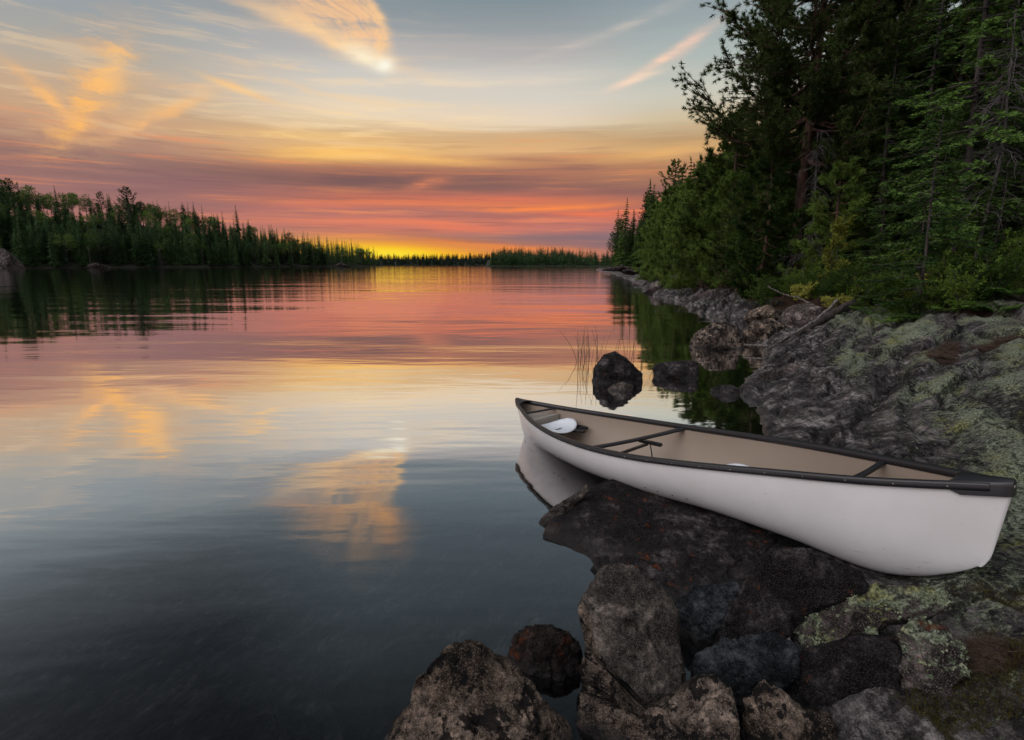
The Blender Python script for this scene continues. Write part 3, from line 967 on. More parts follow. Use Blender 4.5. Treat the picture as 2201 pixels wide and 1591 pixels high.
def rock(name, label, pts, Y=None, front=0.3, back=0.3, tilt=0.0, mat='rock_grey', seed=0, level=6, facets=9, rough=0.05,
         lich=0.0, group=None, sink=0.0, ridge=0.0, cat='rock', plane_z=None, flat=1.0, dz=0.0):
    """a stone with its own outline (seen square-on), real thickness front and back, broken facets and weathered relief"""
    pts = np.array(pts, float)
    lo, hi = pts[:, 1].min(), pts[:, 1].max()
    if sink:
        k = pts[:, 1] > hi - 0.30 * (hi - lo)
        pts[k, 1] += sink * (hi - lo)
    mx, my = pts.mean(0)
    if Y is None:
        Y = on_water((pts[:, 0].min() + pts[:, 0].max()) / 2, hi)[1]
    if plane_z is not None:
        Y = on_water(mx, my, plane_z)[1]
    c = at(mx, my, Y)
    v = np.array([c[0], c[1], 0]); v /= np.linalg.norm(v)
    r_ = np.array([v[1], -v[0], 0])
    u_ = np.array([0, 0, 1]) * math.cos(tilt) + v * math.sin(tilt)
    n_ = np.cross(r_, u_)
    n_ *= -np.sign(n_ @ v) if abs(n_ @ v) > 1e-6 else 1
    if n_[2] < 0 and tilt > 1.2:
        n_ = -n_
    ab = []
    for px, py in pts:
        d = ray(px, py)
        o = np.array([0, 0, CAM_H])
        t = ((c - o) @ n_) / (d @ n_)
        q = o + d * t - c
        ab.append((q @ r_, q @ u_))
    ab = np.array(ab)
    ab = np.concatenate([a_ + (b_ - a_) * np.linspace(0, 1, 24, endpoint=False)[:, None] for a_, b_ in zip(ab, np.roll(ab, -1, 0))])
    ctr = (ab.min(0) + ab.max(0)) / 2 * 0.4 + ab.mean(0) * 0.6
    rel = ab - ctr
    th = np.arctan2(rel[:, 1], rel[:, 0])
    o_ = np.argsort(th)
    th, rad = th[o_], np.hypot(*rel.T)[o_]
    rng = np.random.default_rng(seed + 100)
    S, F = ico(level)
    N = S.copy()
    for _ in range(facets + 4):
        d = rng.normal(size=3); d /= np.linalg.norm(d)
        hh = rng.uniform(0.42, 0.76)
        N = N - np.maximum(0, N @ d - hh)[:, None] * d * 0.985
    if flat < 1:
        N[:, 2] = np.sign(N[:, 2]) * np.minimum(np.abs(N[:, 2]), flat) / flat
    rho = np.hypot(N[:, 0], N[:, 1])
    rho_s = np.hypot(S[:, 0], S[:, 1])
    ang = np.arctan2(S[:, 1], S[:, 0])
    rr = np.interp(ang, np.concatenate([th - 2 * math.pi, th, th + 2 * math.pi]), np.concatenate([rad, rad, rad]))
    rr = rad.mean() + (rr - rad.mean()) * sstep(rho_s, 0.05, 0.75)
    # keep the outline itself, let the facets shape the body
    edge = sstep(rho_s, 0.72, 0.98)
    rho_e = rho * (1 - edge) + edge * np.maximum(rho, 0.97 * rho_s)
    P = (ctr[0] + rho_e * rr * np.cos(ang))[:, None] * r_ + (ctr[1] + rho_e * rr * np.sin(ang))[:, None] * u_
    P = P + np.where(N[:, 2] > 0, N[:, 2] * front, N[:, 2] * back)[:, None] * n_
    size = rad.mean()
    nd = S[:, :1] * r_ + S[:, 1:2] * u_ + S[:, 2:] * n_
    off = rng.uniform(-50, 50, 3)
    Q = P / size + off
    disp = rough * size * (1.5 * fbm(Q * 1.4, 6, 0.60) + 1.1 * fbm(Q * 5.0, 5, 0.65))
    gr = fbm(Q * np.array([1.1, 1.1, 2.0]) + 31, 4, 0.5)
    disp -= 0.85 * rough * size * np.exp(-(gr / 0.035) ** 2)
    stp = (Q[:, 2] * 1.1 + Q[:, 0] * 0.5 + 0.9 * fbm(Q * 0.9 + 5, 3)) % 1.0
    disp += 0.55 * rough * size * (np.where(stp < 0.86, stp / 0.86, (1 - stp) / 0.14) - 0.5)
    if ridge:
        disp += ridge * size * (fbm(Q * np.array([2.2, 2.2, 0.9]), 4, ridge=True) - 0.45)
    P = P + disp[:, None] * nd + c + np.array([0, 0, dz])
    base = np.array([c[0], c[1], P[:, 2].min()])
    b = MB()
    b.add(P - base, F)
    me = b.mesh(name, M[mat], True)
    nz = np.empty(len(me.vertices) * 3, np.float32)
    me.vertices.foreach_get('normal', nz)
    nz = nz.reshape(-1, 3)
    lic = np.zeros(len(P))
    if lich:
        lic = lich * sstep(nz[:, 2], 0.15, 0.75) * (0.55 + 0.8 * fbm(P * 4.5 + 3, 4, 0.6))
        add_lichen(me, P, lic, 0.55, 0.1)
    set_attr(me, 'lichen', lic)
    o = link(name, me, None, base)
    tag(o, label, cat, group)
    return o


rock('boulder', 'brown boulder blotched with black lichen, lowest and leftmost of the foreground rocks',
     [(808, 1610), (830, 1560), (870, 1525), (884, 1490), (890, 1450), (925, 1405), (950, 1385), (1000, 1377), (1035, 1384), (1047, 1402),
      (1090, 1425), (1130, 1455), (1165, 1485), (1200, 1515), (1235, 1565), (1250, 1650), (1100, 1720), (950, 1720), (820, 1690)],
     2.18, 0.26, 0.26, 0.05, 'rock_brown', 3, 7, 9, 0.055, ridge=0.03)
rock('boulder', 'small dark pitted boulder between the brown blotched boulder and the upright slab',
     [(1088, 1420), (1100, 1370), (1150, 1350), (1190, 1347), (1235, 1365), (1252, 1400), (1255, 1450), (1235, 1510), (1190, 1540), (1140, 1500), (1100, 1460)],
     2.62, 0.14, 0.2, 0.2, 'rock_rust', 5, 6, 10, 0.10, ridge=0.08)
rock('stone_slab', 'upright grey slab with a smooth rounded face and cracks in front of the canoe',
     [(1240, 1300), (1260, 1262), (1285, 1224), (1308, 1212), (1332, 1209), (1365, 1217), (1400, 1245), (1440, 1275), (1462, 1310), (1468, 1390),
      (1480, 1450), (1470, 1530), (1400, 1560), (1340, 1550), (1295, 1490), (1278, 1420), (1262, 1360), (1248, 1330)],
     2.58, 0.10, 0.22, 0.80, 'rock_grey', 8, 7, 5, 0.035, flat=0.62, cat='slab')
rock('stone', 'narrow crusty brown stone ridge along the left side of the upright slab',
     [(1238, 1305), (1252, 1285), (1275, 1330), (1285, 1400), (1300, 1450), (1318, 1510), (1290, 1545), (1252, 1500), (1244, 1440), (1258, 1400), (1250, 1345)],
     2.47, 0.07, 0.10, 0.70, 'rock_brown', 11, 6, 6, 0.09, cat='rock')
rock('boulder', 'pale spotted boulder with a curved rim cradling the foot of the upright slab',
     [(1243, 1440), (1262, 1395), (1290, 1430), (1310, 1490), (1355, 1522), (1405, 1522), (1455, 1490), (1500, 1452), (1540, 1448), (1575, 1475),
      (1592, 1535), (1605, 1660), (1400, 1720), (1225, 1660), (1236, 1530)],
     2.20, 0.20, 0.16, 0.45, 'rock_spot', 14, 7, 7, 0.05, ridge=0.03)
rock('stone', 'low knobbly brown stone at the bottom edge right of the spotted rim boulder',
     [(1585, 1580), (1600, 1500), (1640, 1455), (1690, 1490), (1725, 1520), (1790, 1540), (1805, 1610), (1780, 1690), (1620, 1690)],
     2.12, 0.12, 0.15, 0.4, 'rock_brown', 17, 6, 9, 0.08, ridge=0.05)
rock('boulder', 'large dark slanted boulder lying under the side of the canoe behind the slab',
     [(1515, 1425), (1528, 1370), (1560, 1310), (1590, 1260), (1620, 1208), (1660, 1176), (1740, 1182), (1860, 1228), (1880, 1270), (1800, 1300),
      (1725, 1335), (1680, 1385), (1620, 1440), (1560, 1450)],
     2.72, 0.16, 0.26, 0.30, 'rock_dark', 21, 7, 8, 0.05, ridge=0.03)
rock('stone', 'blue grey stone half hidden between the slab and the dark slanted boulder',
     [(1438, 1360), (1446, 1300), (1490, 1262), (1590, 1246), (1605, 1290), (1575, 1360), (1535, 1430), (1470, 1440)],
     2.86, 0.12, 0.2, 0.3, 'rock_blue', 23, 6, 8, 0.06)
rock('boulder', 'wedge shaped boulder topped with green lichen below the near end of the canoe',
     [(1688, 1330), (1712, 1295), (1780, 1254), (1880, 1249), (1960, 1250), (2040, 1262), (2050, 1300), (1990, 1330), (1920, 1335), (1845, 1385),
      (1785, 1405), (1735, 1440), (1700, 1400)],
     2.55, 0.15, 0.22, 0.62, 'rock_lichen', 27, 7, 8, 0.055, lich=1.0, ridge=0.03, dz=-0.02)
rock('boulder', 'broad shadowed dark boulder beneath the lichen wedge at the bottom',
     [(1470, 1470), (1590, 1425), (1700, 1405), (1850, 1365), (1935, 1375), (1945, 1460), (1930, 1620), (1800, 1680), (1640, 1640), (1530, 1540)],
     2.36, 0.10, 0.25, 0.3, 'rock_dark', 29, 7, 9, 0.05)
rock('stone', 'small dark stone wedged in the crevice behind the low knobbly stone',
     [(1470, 1490), (1485, 1415), (1550, 1375), (1660, 1352), (1730, 1385), (1720, 1450), (1670, 1505), (1590, 1535), (1500, 1535)],
     2.42, 0.08, 0.2, 0.35, 'rock_blue', 30, 6, 8, 0.07)
rock('boulder', 'lichen rimmed grey block on the right in the foreground',
     [(1896, 1405), (1930, 1352), (1975, 1325), (2040, 1348), (2075, 1400), (2078, 1455), (2030, 1490), (1965, 1475), (1918, 1440)],
     2.25, 0.10, 0.18, 0.60, 'rock_lichen', 33, 6, 7, 0.06, lich=0.95)
rock('stone', 'pale mottled stone directly under the lichen rimmed block',
     [(1932, 1450), (1960, 1455), (2040, 1466), (2072, 1505), (2064, 1600), (2040, 1690), (1955, 1690), (1935, 1560)],
     2.13, 0.10, 0.18, 0.3, 'rock_lichen', 35, 6, 8, 0.06, lich=0.35)
rock('boulder', 'rust stained dark boulder beside the mottled stone at the bottom right',
     [(1785, 1680), (1800, 1530), (1850, 1440), (1900, 1405), (1945, 1455), (1955, 1570), (1945, 1690)],
     2.27, 0.13, 0.2, 0.4, 'rock_rust', 37, 6, 7, 0.045)
rock('stone_slab', 'wide dark wet slab under the middle of the canoe at the water',
     [(1160, 1150), (1188, 1108), (1230, 1060), (1330, 1020), (1500, 1040), (1720, 1110), (1740, 1225), (1640, 1285), (1520, 1315), (1400, 1290), (1285, 1232), (1200, 1170)],
     None, 0.13, 0.3, 1.40, 'rock_dark', 41, 7, 7, 0.04, plane_z=0.03, cat='slab')
rock('stone', 'low black wet stone in the gap between the dark slab and the upright slab',
     [(1268, 1195), (1330, 1185), (1420, 1215), (1530, 1240), (1560, 1290), (1510, 1340), (1450, 1335), (1385, 1300), (1310, 1265)],
     None, 0.10, 0.25, 1.3, 'rock_dark', 42, 6, 7, 0.06, plane_z=0.015)
rock('stone', 'narrow brown stone poking from the water left of the canoe',
     [(1155, 1142), (1160, 1115), (1195, 1085), (1238, 1060), (1262, 1038), (1270, 1052), (1242, 1080), (1212, 1112), (1188, 1142), (1170, 1150)],
     4.35, 0.06, 0.08, 0.7, 'rock_grey', 43, 6, 6, 0.07)
rock('boulder', 'dark pyramid shaped boulder standing in the water beside the reeds',
     [(1271, 815), (1274, 790), (1298, 763), (1322, 754), (1345, 768), (1382, 803), (1384, 815), (1370, 830), (1310, 828), (1280, 822)],
     9.95, 0.25, 0.35, 0.1, 'rock_dark', 48, 6, 1, 0.035, sink=0.12)
rock('stone', 'small stone in front of the pyramid boulder in the water',
     [(1304, 838), (1318, 825), (1340, 821), (1363, 828), (1358, 840), (1335, 847), (1312, 846)],
     9.2, 0.15, 0.2, 0.1, 'rock_grey', 47, 5, 6, 0.07, sink=0.4)
rock('boulder', 'low flat dark stone in the water right of the pyramid boulder',
     [(1400, 792), (1410, 781), (1450, 776), (1494, 775), (1506, 790), (1500, 805), (1450, 811), (1405, 806)],
     10.4, 0.3, 0.35, 0.1, 'rock_dark', 49, 5, 6, 0.05, sink=0.4)
rock('boulder', 'big rounded reddish brown boulder at the water edge beyond the flat stone',
     [(1476, 735), (1488, 718), (1530, 694), (1560, 690), (1590, 703), (1602, 735), (1590, 747), (1500, 745)],
     14.2, 0.5, 0.6, 0.1, 'rock_spot', 51, 6, 6, 0.045, sink=0.3)
rock('stone', 'small round dark stone in the water nearest the sloping bedrock',
     [(1525, 838), (1540, 828), (1570, 826), (1592, 835), (1592, 848), (1550, 853), (1530, 848)],
     9.0, 0.2, 0.2, 0.1, 'rock_dark', 53, 5, 5, 0.04, sink=0.4)
rock('boulder', 'smooth brown boulder behind the big rounded one, at the foot of the bank',
     [(1592, 715), (1620, 690), (1660, 685), (1690, 700), (1705, 725), (1680, 745), (1620, 742)],
     14.9, 0.5, 0.6, 0.2, 'rock_brown', 55, 6, 6, 0.045, sink=0.2)
rock('boulder', 'pale grey lichen flecked boulder by the fallen log',
     [(1668, 690), (1690, 660), (1730, 650), (1768, 662), (1778, 700), (1745, 728), (1700, 724)],
     15.4, 0.5, 0.6, 0.2, 'rock_lichen', 57, 6, 6, 0.05, lich=0.5)
rock('boulder', 'brown boulder under the green bush on the bank',
     [(1595, 690), (1610, 668), (1650, 655), (1680, 668), (1685, 690), (1650, 700), (1615, 700)],
     17.5, 0.5, 0.6, 0.2, 'rock_brown', 59, 5, 6, 0.05)
rock('rock_ledge', 'pinkish rock ledge running into the water far along the right shore',
     [(1380, 629), (1402, 612), (1440, 596), (1500, 588), (1545, 590), (1540, 610), (1490, 630), (1420, 635)],
     41, 1.6, 2.2, 0.5, 'rock_shore', 61, 6, 8, 0.06, sink=0.1, cat='ledge')
rock('rock_ledge', 'broken rock ledge between the far pinkish ledge and the green bush',
     [(1464, 656), (1488, 635), (1540, 621), (1585, 622), (1610, 645), (1570, 668), (1500, 665)],
     29, 1.2, 1.6, 0.4, 'rock_shore', 63, 6, 8, 0.07, sink=0.15, cat='ledge')
rock('rock_ledge', 'dark jagged ledge pointing into the water past the rounded boulders',
     [(1560, 672), (1600, 650), (1650, 640), (1690, 652), (1680, 678), (1610, 690)],
     21, 0.8, 1.0, 0.4, 'rock_dark', 65, 6, 8, 0.07, sink=0.15, cat='ledge')
rock('rock_ledge', 'layered brown and grey ledge at the tip of the sloping bedrock',
     [(1603, 838), (1640, 800), (1700, 782), (1750, 790), (1765, 815), (1700, 840), (1650, 858), (1615, 860)],
     9.4, 0.35, 0.5, 0.6, 'rock_shore', 67, 6, 7, 0.06, cat='ledge')
for i, (a, Y, wd, z, lb) in enumerate([((1335, 578), 120, 9, 0.8, 'low pale rocks at the waterline below the distant right hand pines'),
                                       ((1375, 582), 84, 6, 0.6, 'low rock shelf at the waterline nearer than the pale rocks below the pines')]):
    x0, y0 = a
    w = wd / Y * 600
    rock('rock_ledge', lb, [(x0 - w, y0 + 3), (x0 - w * .6, y0 - 3), (x0, y0 - 5), (x0 + w * .7, y0 - 4), (x0 + w, y0 + 2), (x0, y0 + 5)], Y, 2, 2.5, 0.3,
         'rock_shore', 70 + i, 5, 8, 0.08, cat='ledge')
# drowned stones seen through the shallows
for i, (pp, lb) in enumerate([([(700, 1490), (760, 1440), (850, 1375), (960, 1365), (1060, 1440), (1000, 1560), (860, 1640), (740, 1610)], 'submerged brown stone under the water left of the brown boulder'),
                              ([(420, 1620), (520, 1560), (640, 1530), (700, 1560), (690, 1660), (540, 1700)], 'submerged dim stone farthest left under the water at the bottom edge')]):
    rock('sunken_rock', lb, pp, None, 0.12, 0.25, 1.4, 'rock_sub', 80 + i, 5, 7, 0.05, plane_z=-0.16)

# rocks along the far left shore
for i, (pts, Y, lb) in enumerate([
        ([(-20, 580), (-20, 535), (10, 538), (40, 556), (64, 578), (30, 584)], 262, 'bare domed rock outcrop at the far left edge of the lake'),
        ([(178, 576), (196, 566), (215, 569), (250, 576), (220, 580)], 305, 'pale shoreline rock under the spruces, second from the left edge'),
        ([(318, 576), (326, 561), (350, 562), (378, 571), (370, 579)], 338, 'pale wedge of shoreline rock below a grey dead trunk on the left shore'),
        ([(432, 575), (440, 566), (458, 568), (470, 575)], 372, 'small pale rock in the middle of the left shoreline'),
        ([(488, 575), (495, 569), (510, 570), (522, 575)], 390, 'tiny pale rock right of the middle of the left shoreline'),
        ([(715, 574), (724, 568), (742, 569), (752, 574)], 445, 'low rock near the point of the left shore')]):
    rock('shore_rock', lb, pts, Y, 5, 9, 0.5, 'rock_shore', 90 + i, 5, 7, 0.06, sink=0.15)

# ------------------------------------------------------------------ canoe
def build_canoe():
    root = thing('canoe', 'white canoe with black gunwales pulled up on the lichen covered rocks', 'canoe', C_O)
    Mx = np.stack([C_X, C_Y, C_Z], 1)
    from mathutils import Matrix
    root.rotation_euler = Matrix(np.stack([C_X, -C_Y, C_Z], 1).tolist()).to_euler()
    n, m = 121, 22
    t = np.sin(np.linspace(-1, 1, n) * math.pi / 2) * 0.35 + np.linspace(-1, 1, n) * 0.65

    def shell(inset, t):
        b, zg, zk = c_beam(t) - inset, c_sheer(t), c_keel(t) + inset
        b = np.maximum(b, 0.006)
        rows = []
        ph = np.linspace(0, math.pi / 2, m)
        nn = 2.15 - 0.75 * np.abs(t) ** 3
        side = b[:, None] * np.sin(ph)[None] ** (2 / nn[:, None])
        z = zg[:, None] - (zg - zk)[:, None] * np.cos(ph)[None] ** (2 / nn[:, None])
        x = np.repeat((t * C_L / 2)[:, None], m, 1)
        # raked stems with a rounded forefoot
        dep = np.cos(ph)[None] ** (2 / nn[:, None])
        rake = np.where(t < 0, 0.050, 0.030)[:, None] * np.abs(t)[:, None] ** 9
        x = x * (1 - rake * dep - 0.012 * np.abs(t)[:, None] ** 10 * np.clip((dep - 0.8) / 0.2, 0, 1) ** 2)
        L_ = np.stack([x, -side, z], -1)[:, ::-1]
        R_ = np.stack([x, side, z], -1)[:, 1:]
        return np.concatenate([L_, R_], 1)
    S = shell(0.0, t)
    # stems: close each end with a soft rounded edge
    for e, sg in ((0, -1), (-1, 1)):
        for kx, ky in ((0.010, 0.75), (0.016, 0.35), (0.018, 0.02)):
            row = S[0 if e == 0 else -1].copy() if False else shell(0.0, np.array([sg * 1.0]))[0]
            row[:, 0] += sg * kx
            row[:, 1] *= ky
            S = np.concatenate([row[None], S]) if e == 0 else np.concatenate([S, row[None]])
    b = MB()
    b.add(S.reshape(-1, 3), grid_faces(S.shape[0], S.shape[1]))
    hull = link('hull', b.mesh('hull', M['hull'], True), root)
    b = MB()
    I = shell(0.010, np.clip(t, -0.992, 0.992))
    b.add(I.reshape(-1, 3), grid_faces(I.shape[0], I.shape[1])[:, ::-1])
    tag(link('interior', b.mesh('interior', M['liner'], True), root), 'tan inner skin of the hull')
    # gunwales: rounded rail sections
    prof = np.array([(-0.020, -0.030), (0.014, -0.030), (0.018, -0.022), (0.018, 0.004), (0.012, 0.014), (-0.012, 0.014), (-0.022, 0.006), (-0.024, -0.02)])
    tg = np.linspace(-0.97, 0.985, 110)
    for sg in (-1, 1):
        P = []
        for tt in tg:
            bb, zz = c_beam(np.array([tt]))[0], c_sheer(np.array([tt]))[0]
            P.append([(tt * C_L / 2, sg * (bb + p[0] + 0.004), zz + p[1]) for p in prof * np.array([1, 1])])
        P = np.array(P)
        b = MB()
        b.add(P.reshape(-1, 3), grid_faces(len(tg), len(prof), True))
        b.add(P[0], [list(range(8))])
        b.add(P[-1], [list(range(8))])
        gw = link('gunwale', b.mesh('gunwale', M['vinyl'], True), root)
        rv = MB()
        for tt in np.linspace(-0.9, 0.9, 19):
            bb, zz = c_beam(np.array([tt]))[0], c_sheer(np.array([tt]))[0]
            V, F = ico(1)
            rv.add(V * 0.0045 + np.array([tt * C_L / 2, sg * (bb + 0.0225), zz - 0.010]), F)
        tag(link('rivet', rv.mesh('rivet', M['box'], True), gw), 'row of small dull rivets', kind='stuff')
    # deck plates
    for t0, t1, nm in ((-1.006, -0.895, 'near'), (1.006, 0.915, 'far')):
        ts = np.linspace(t0, t1, 14)
        rows = []
        for i, tt in enumerate(ts):
            tc_ = max(-1, min(1, tt))
            bb, zz = c_beam(np.array([tc_]))[0] + 0.014, c_sheer(np.array([tc_]))[0]
            if i == 0:
                bb *= 0.72
            elif i == 1:
                bb *= 0.97
            k = 1.0 - 0.0 * i
            sk = 0.058 if i < 11 else 0.058 - 0.012 * (i - 10)
            cr = 0.010
            row = [(-1, -sk), (-1.0, -0.004), (-0.93, 0.014), (-0.8, 0.019), (-0.4, 0.019 + cr), (0, 0.02 + cr * 1.3), (0.4, 0.019 + cr), (0.8, 0.019), (0.93, 0.014), (1.0, -0.004), (1, -sk)]
            bow = 0.02 * (i == 13)
            rows.append([(tt * C_L / 2 + (np.sign(t1 - t0) * (-0.05) * (1 - abs(a)) if i == 13 else 0), a * bb, zz + z_ ) for a, z_ in row])
        P = np.array(rows)
        b = MB()
        b.add(P.reshape(-1, 3), grid_faces(len(rows), 11) if t0 > 0 else grid_faces(len(rows), 11)[:, ::-1])
        b.add(P[0], [list(range(11))])
        link('deck_plate', b.mesh('deck_plate', M['vinyl'], True), root)
    # thwarts
    def bar(t0, t1, w, h, bow=0.0, zoff=-0.022, name='thwart'):
        s = np.linspace(-1, 1, 15)
        ta = t0 + (t1 - t0) * (s + 1) / 2
        rows = []
        for si, tt in zip(s, ta):
            bb, zz = c_beam(np.array([tt]))[0] - 0.008, c_sheer(np.array([tt]))[0]
            x, y, z = tt * C_L / 2, si * bb, zz + zoff - bow * (1 - si * si)
            ww = w * (0.75 + 0.25 * si * si)
            rows.append([(x - ww, y, z - h * .6), (x + ww, y, z - h * .6), (x + ww * 1.05, y, z), (x + ww * .7, y, z + h * .5), (x - ww * .7, y, z + h * .5), (x - ww * 1.05, y, z)])
        b = MB()
        P = np.array(rows)
        b.add(P.reshape(-1, 3), grid_faces(15, 6, True)[:, ::-1])
        return link(name, b.mesh(name, M['vinyl'], True), root)
    bar(0.215, 0.085, 0.030, 0.024, 0.012)
    bar(-0.70, -0.70, 0.022, 0.022, 0.01)
    bar(0.835, 0.795, 0.016, 0.018, 0.0, name='carry_handle')
    # moulded seats
    for tx, zs, yo, nm in ((0.665, 0.335, 0.0, 'far'), (-0.25, 0.215, 0.06, 'near')):
        na, nr = 48, 12
        rows = []
        for r_ in np.linspace(0, 1, nr):
            th = np.arange(na) / na * 2 * math.pi
            ex = np.sign(np.cos(th)) * np.abs(np.cos(th)) ** 0.92 * 0.185
            ey = np.sign(np.sin(th)) * np.abs(np.sin(th)) ** 0.92 * 0.215
            zz = 0.058 * r_ ** 3.0 * (1 - 0.45 * np.cos(2 * th) + 0.45 * np.cos(th)) - 0.014 * (r_ > 0.97)
            rr = max(r_, 0.12)
            rows.append(np.stack([ex * rr, ey * rr, zz], -1))
        P = np.array(rows) + np.array([tx * C_L / 2, yo, zs])
        b = MB()
        b.add(P.reshape(-1, 3), grid_faces(nr, na, True))
        st = link('seat', b.mesh('seat', M['seat'], True), root)
        md = st.modifiers.new('thickness', 'SOLIDIFY')
        md.thickness = 0.006
        sl = MB()
        sl.box((tx * C_L / 2, yo, zs + 0.004), (0.030, 0.085, 0.006))
        link('drain_slot', sl.mesh('drain_slot', M['bolt']), st)
        ctr = np.array([tx * C_L / 2, yo, zs])
        b = MB()
        for dx in (-0.13, 0.13):
            t_ = np.array([tx + dx / 2.4])
            e_ = 2.15 - 0.75 * abs(t_[0]) ** 3
            r_ = min(1.0, (c_sheer(t_)[0] - zs + 0.03) / (c_sheer(t_)[0] - c_keel(t_)[0]))
            w = c_beam(t_)[0] * (1 - r_ ** e_) ** (1 / e_) - 0.03
            b.tube([ctr + np.array([dx, -w - yo, -0.02]), ctr + np.array([dx, w - yo, -0.02])], 0.014, 8)
        b.tube([ctr + np.array([-0.20, 0.245, -0.015]), ctr + np.array([0.14, 0.245, -0.015])], 0.018, 8)
        b.tube([ctr + np.array([-0.33, 0.10, 0.0]), ctr + np.array([-0.12, 0.10, -0.02])], 0.017, 8)
        link('seat_frame', b.mesh('seat_frame', M['vinyl'], True), root)
    # foot brace: T bar on a rail
    fx, fz = 0.12 * C_L / 2, 0.375
    b = MB()
    b.box((fx, 0.10, fz), (0.27, 0.035, 0.028))
    b.box((fx + 0.02, -0.13, fz - 0.012), (0.030, 0.42, 0.02))
    b.tube([(fx, 0.10, fz), (fx - 0.01, 0.11, 0.03)], 0.006, 6)
    link('foot_brace', b.mesh('foot_brace', M['vinyl']), root)
    # flotation tank in the far end
    ts = np.linspace(0.765, 0.955, 8)
    rows = []
    for tt in ts:
        bb, zk, zg = c_beam(np.array([tt]))[0] - 0.012, c_keel(np.array([tt]))[0] + 0.012, c_sheer(np.array([tt]))[0]
        ee = 2.15 - 0.75 * tt ** 3
        wd = lambda z_: bb * (1 - min(1, (zg - z_) / (zg - zk)) ** ee) ** (1 / ee) * 0.94
        x_ = tt * C_L / 2
        rows.append([(x_, -wd(0.16), 0.16), (x_, -wd(0.32), 0.32), (x_, -wd(0.44), 0.44), (x_, wd(0.44), 0.44), (x_, wd(0.32), 0.32), (x_, wd(0.16), 0.16)])
    P = np.array(rows)
    b = MB()
    b.add(P.reshape(-1, 3), grid_faces(8, 6, True)[:, ::-1])
    b.add(P[0], [list(range(6))])
    link('flotation_tank', b.mesh('flotation_tank', M['box']), root)
    # bolt heads on the outside
    m_keep, m = m, 90
    S0 = shell(0.0, np.linspace(-1, 1, 900)).reshape(-1, 3)
    W = C_O + S0 @ Mx.T
    d = W - np.array([0, 0, CAM_H])
    fw, up = CP * d[:, 1] - SP * d[:, 2], SP * d[:, 1] + CP * d[:, 2]
    px = np.stack([1100.5 + FOC * d[:, 0] / fw, 795.5 - FOC * up / fw], 1)
    for q in [(1384, 1051), (1411, 1058), (1442, 1067), (1474, 1075), (1189, 980), (1199, 986), (1211, 993), (1135, 940), (1141, 947)]:
        dd = np.hypot(px[:, 0] - q[0], px[:, 1] - q[1])
        near = np.nonzero(dd < 4.0)[0]
        p = S0[near[np.argmin(fw[near])]] if len(near) else S0[np.argmin(dd)]
        V, F = ico(2)
        bb = MB()
        bb.add(V * 0.0062, F)
        link('bolt', bb.mesh('bolt', M['bolt'], True), root, p)
    # the drawing above has y to the canoe's right: turn it to Blender's handedness
    for ch in root.children_recursive:
        ch.data.transform(Matrix.Scale(-1, 4, (0, 1, 0)))
        ch.data.flip_normals()
        ch.location.y *= -1


build_canoe()

# ------------------------------------------------------------------ trees
def unit(a):
    return a / (np.linalg.norm(a, axis=-1, keepdims=True) + 1e-9)


def spruce_far(h, seed, wide=0.17, dens=1.0):
    """distant conifer: trunk and whorls of drooping sprays"""
    rng = np.random.default_rng(seed)
    tr, cr = MB(), MB()
    tr.tube([(0, 0, -0.5), (0.05, 0, h * .5), (0, 0.03, h)], [h * .016, h * .009, 0.02], 5)
    nw = int(26 * dens)
    B, D, Ls = [], [], []
    for i in range(nw):
        f = 0.08 + 0.90 * (i / nw) ** 0.95
        z = f * h
        L = wide * h * (1 - f) ** 0.75 * rng.uniform(0.65, 1.15) + 0.12
        k = rng.integers(5, 9)
        for a in rng.uniform(0, 6.28) + np.arange(k) / k * 6.28 + rng.normal(0, 0.3, k):
            LL = L * rng.uniform(0.6, 1.1)
            d = np.array([math.cos(a), math.sin(a), rng.uniform(-0.55, -0.05)])
            for q in np.linspace(0.0, 0.85, 4):
                p = np.array([0, 0, z]) + d * LL * q
                for s in (-1, 1):
                    dd = d + s * 0.8 * np.array([-math.sin(a), math.cos(a), 0]) + rng.normal(0, 0.2, 3)
                    B.append(p); D.append(dd); Ls.append(LL * (0.42 + 0.15 * rng.random()) * (1.15 - q))
    Ls = np.array(Ls)
    cr.blades(B, D, Ls, Ls * 0.45 + 0.05, rng=rng)
    cr.blades([(0, 0, h * .96)] * 4, rng.normal(0, 0.15, (4, 3)) + [0, 0, 1], 0.06 * h, 0.18, rng=rng)
    return tr, cr


def broadleaf_far(h, seed, r=0.30):
    rng = np.random.default_rng(seed)
    tr, cr = MB(), MB()
    tr.tube([(0, 0, -0.5), (0.1, 0, h * .4), (-0.1, 0.1, h * .8)], [h * .014, h * .010, 0.03], 5)
    B, D = [], []
    for i in range(16):
        f = rng.uniform(0.38, 0.95)
        rad = r * h * math.sqrt(max(0.05, 1 - ((f - 0.66) / 0.34) ** 2)) * rng.uniform(0.45, 0.85)
        a = rng.uniform(0, 6.28)
        c = np.array([rad * math.cos(a), rad * math.sin(a), f * h])
        tr.tube([(0, 0, f * h * 0.72), c], [h * .006, 0.02], 4)
        n = 60
        q = unit(rng.normal(size=(n, 3))) * rng.uniform(0.4, 1.0, (n, 1)) * np.array([1, 1, 0.7]) * h * 0.105
        B.append(c + q); D.append(q + rng.normal(0, 0.3, (n, 3)))
    B, D = np.concatenate(B), np.concatenate(D)
    cr.leaves(B, D, h * 0.034 * rng.uniform(0.7, 1.3, len(B)), h * 0.026, rng=rng)
    return tr, cr


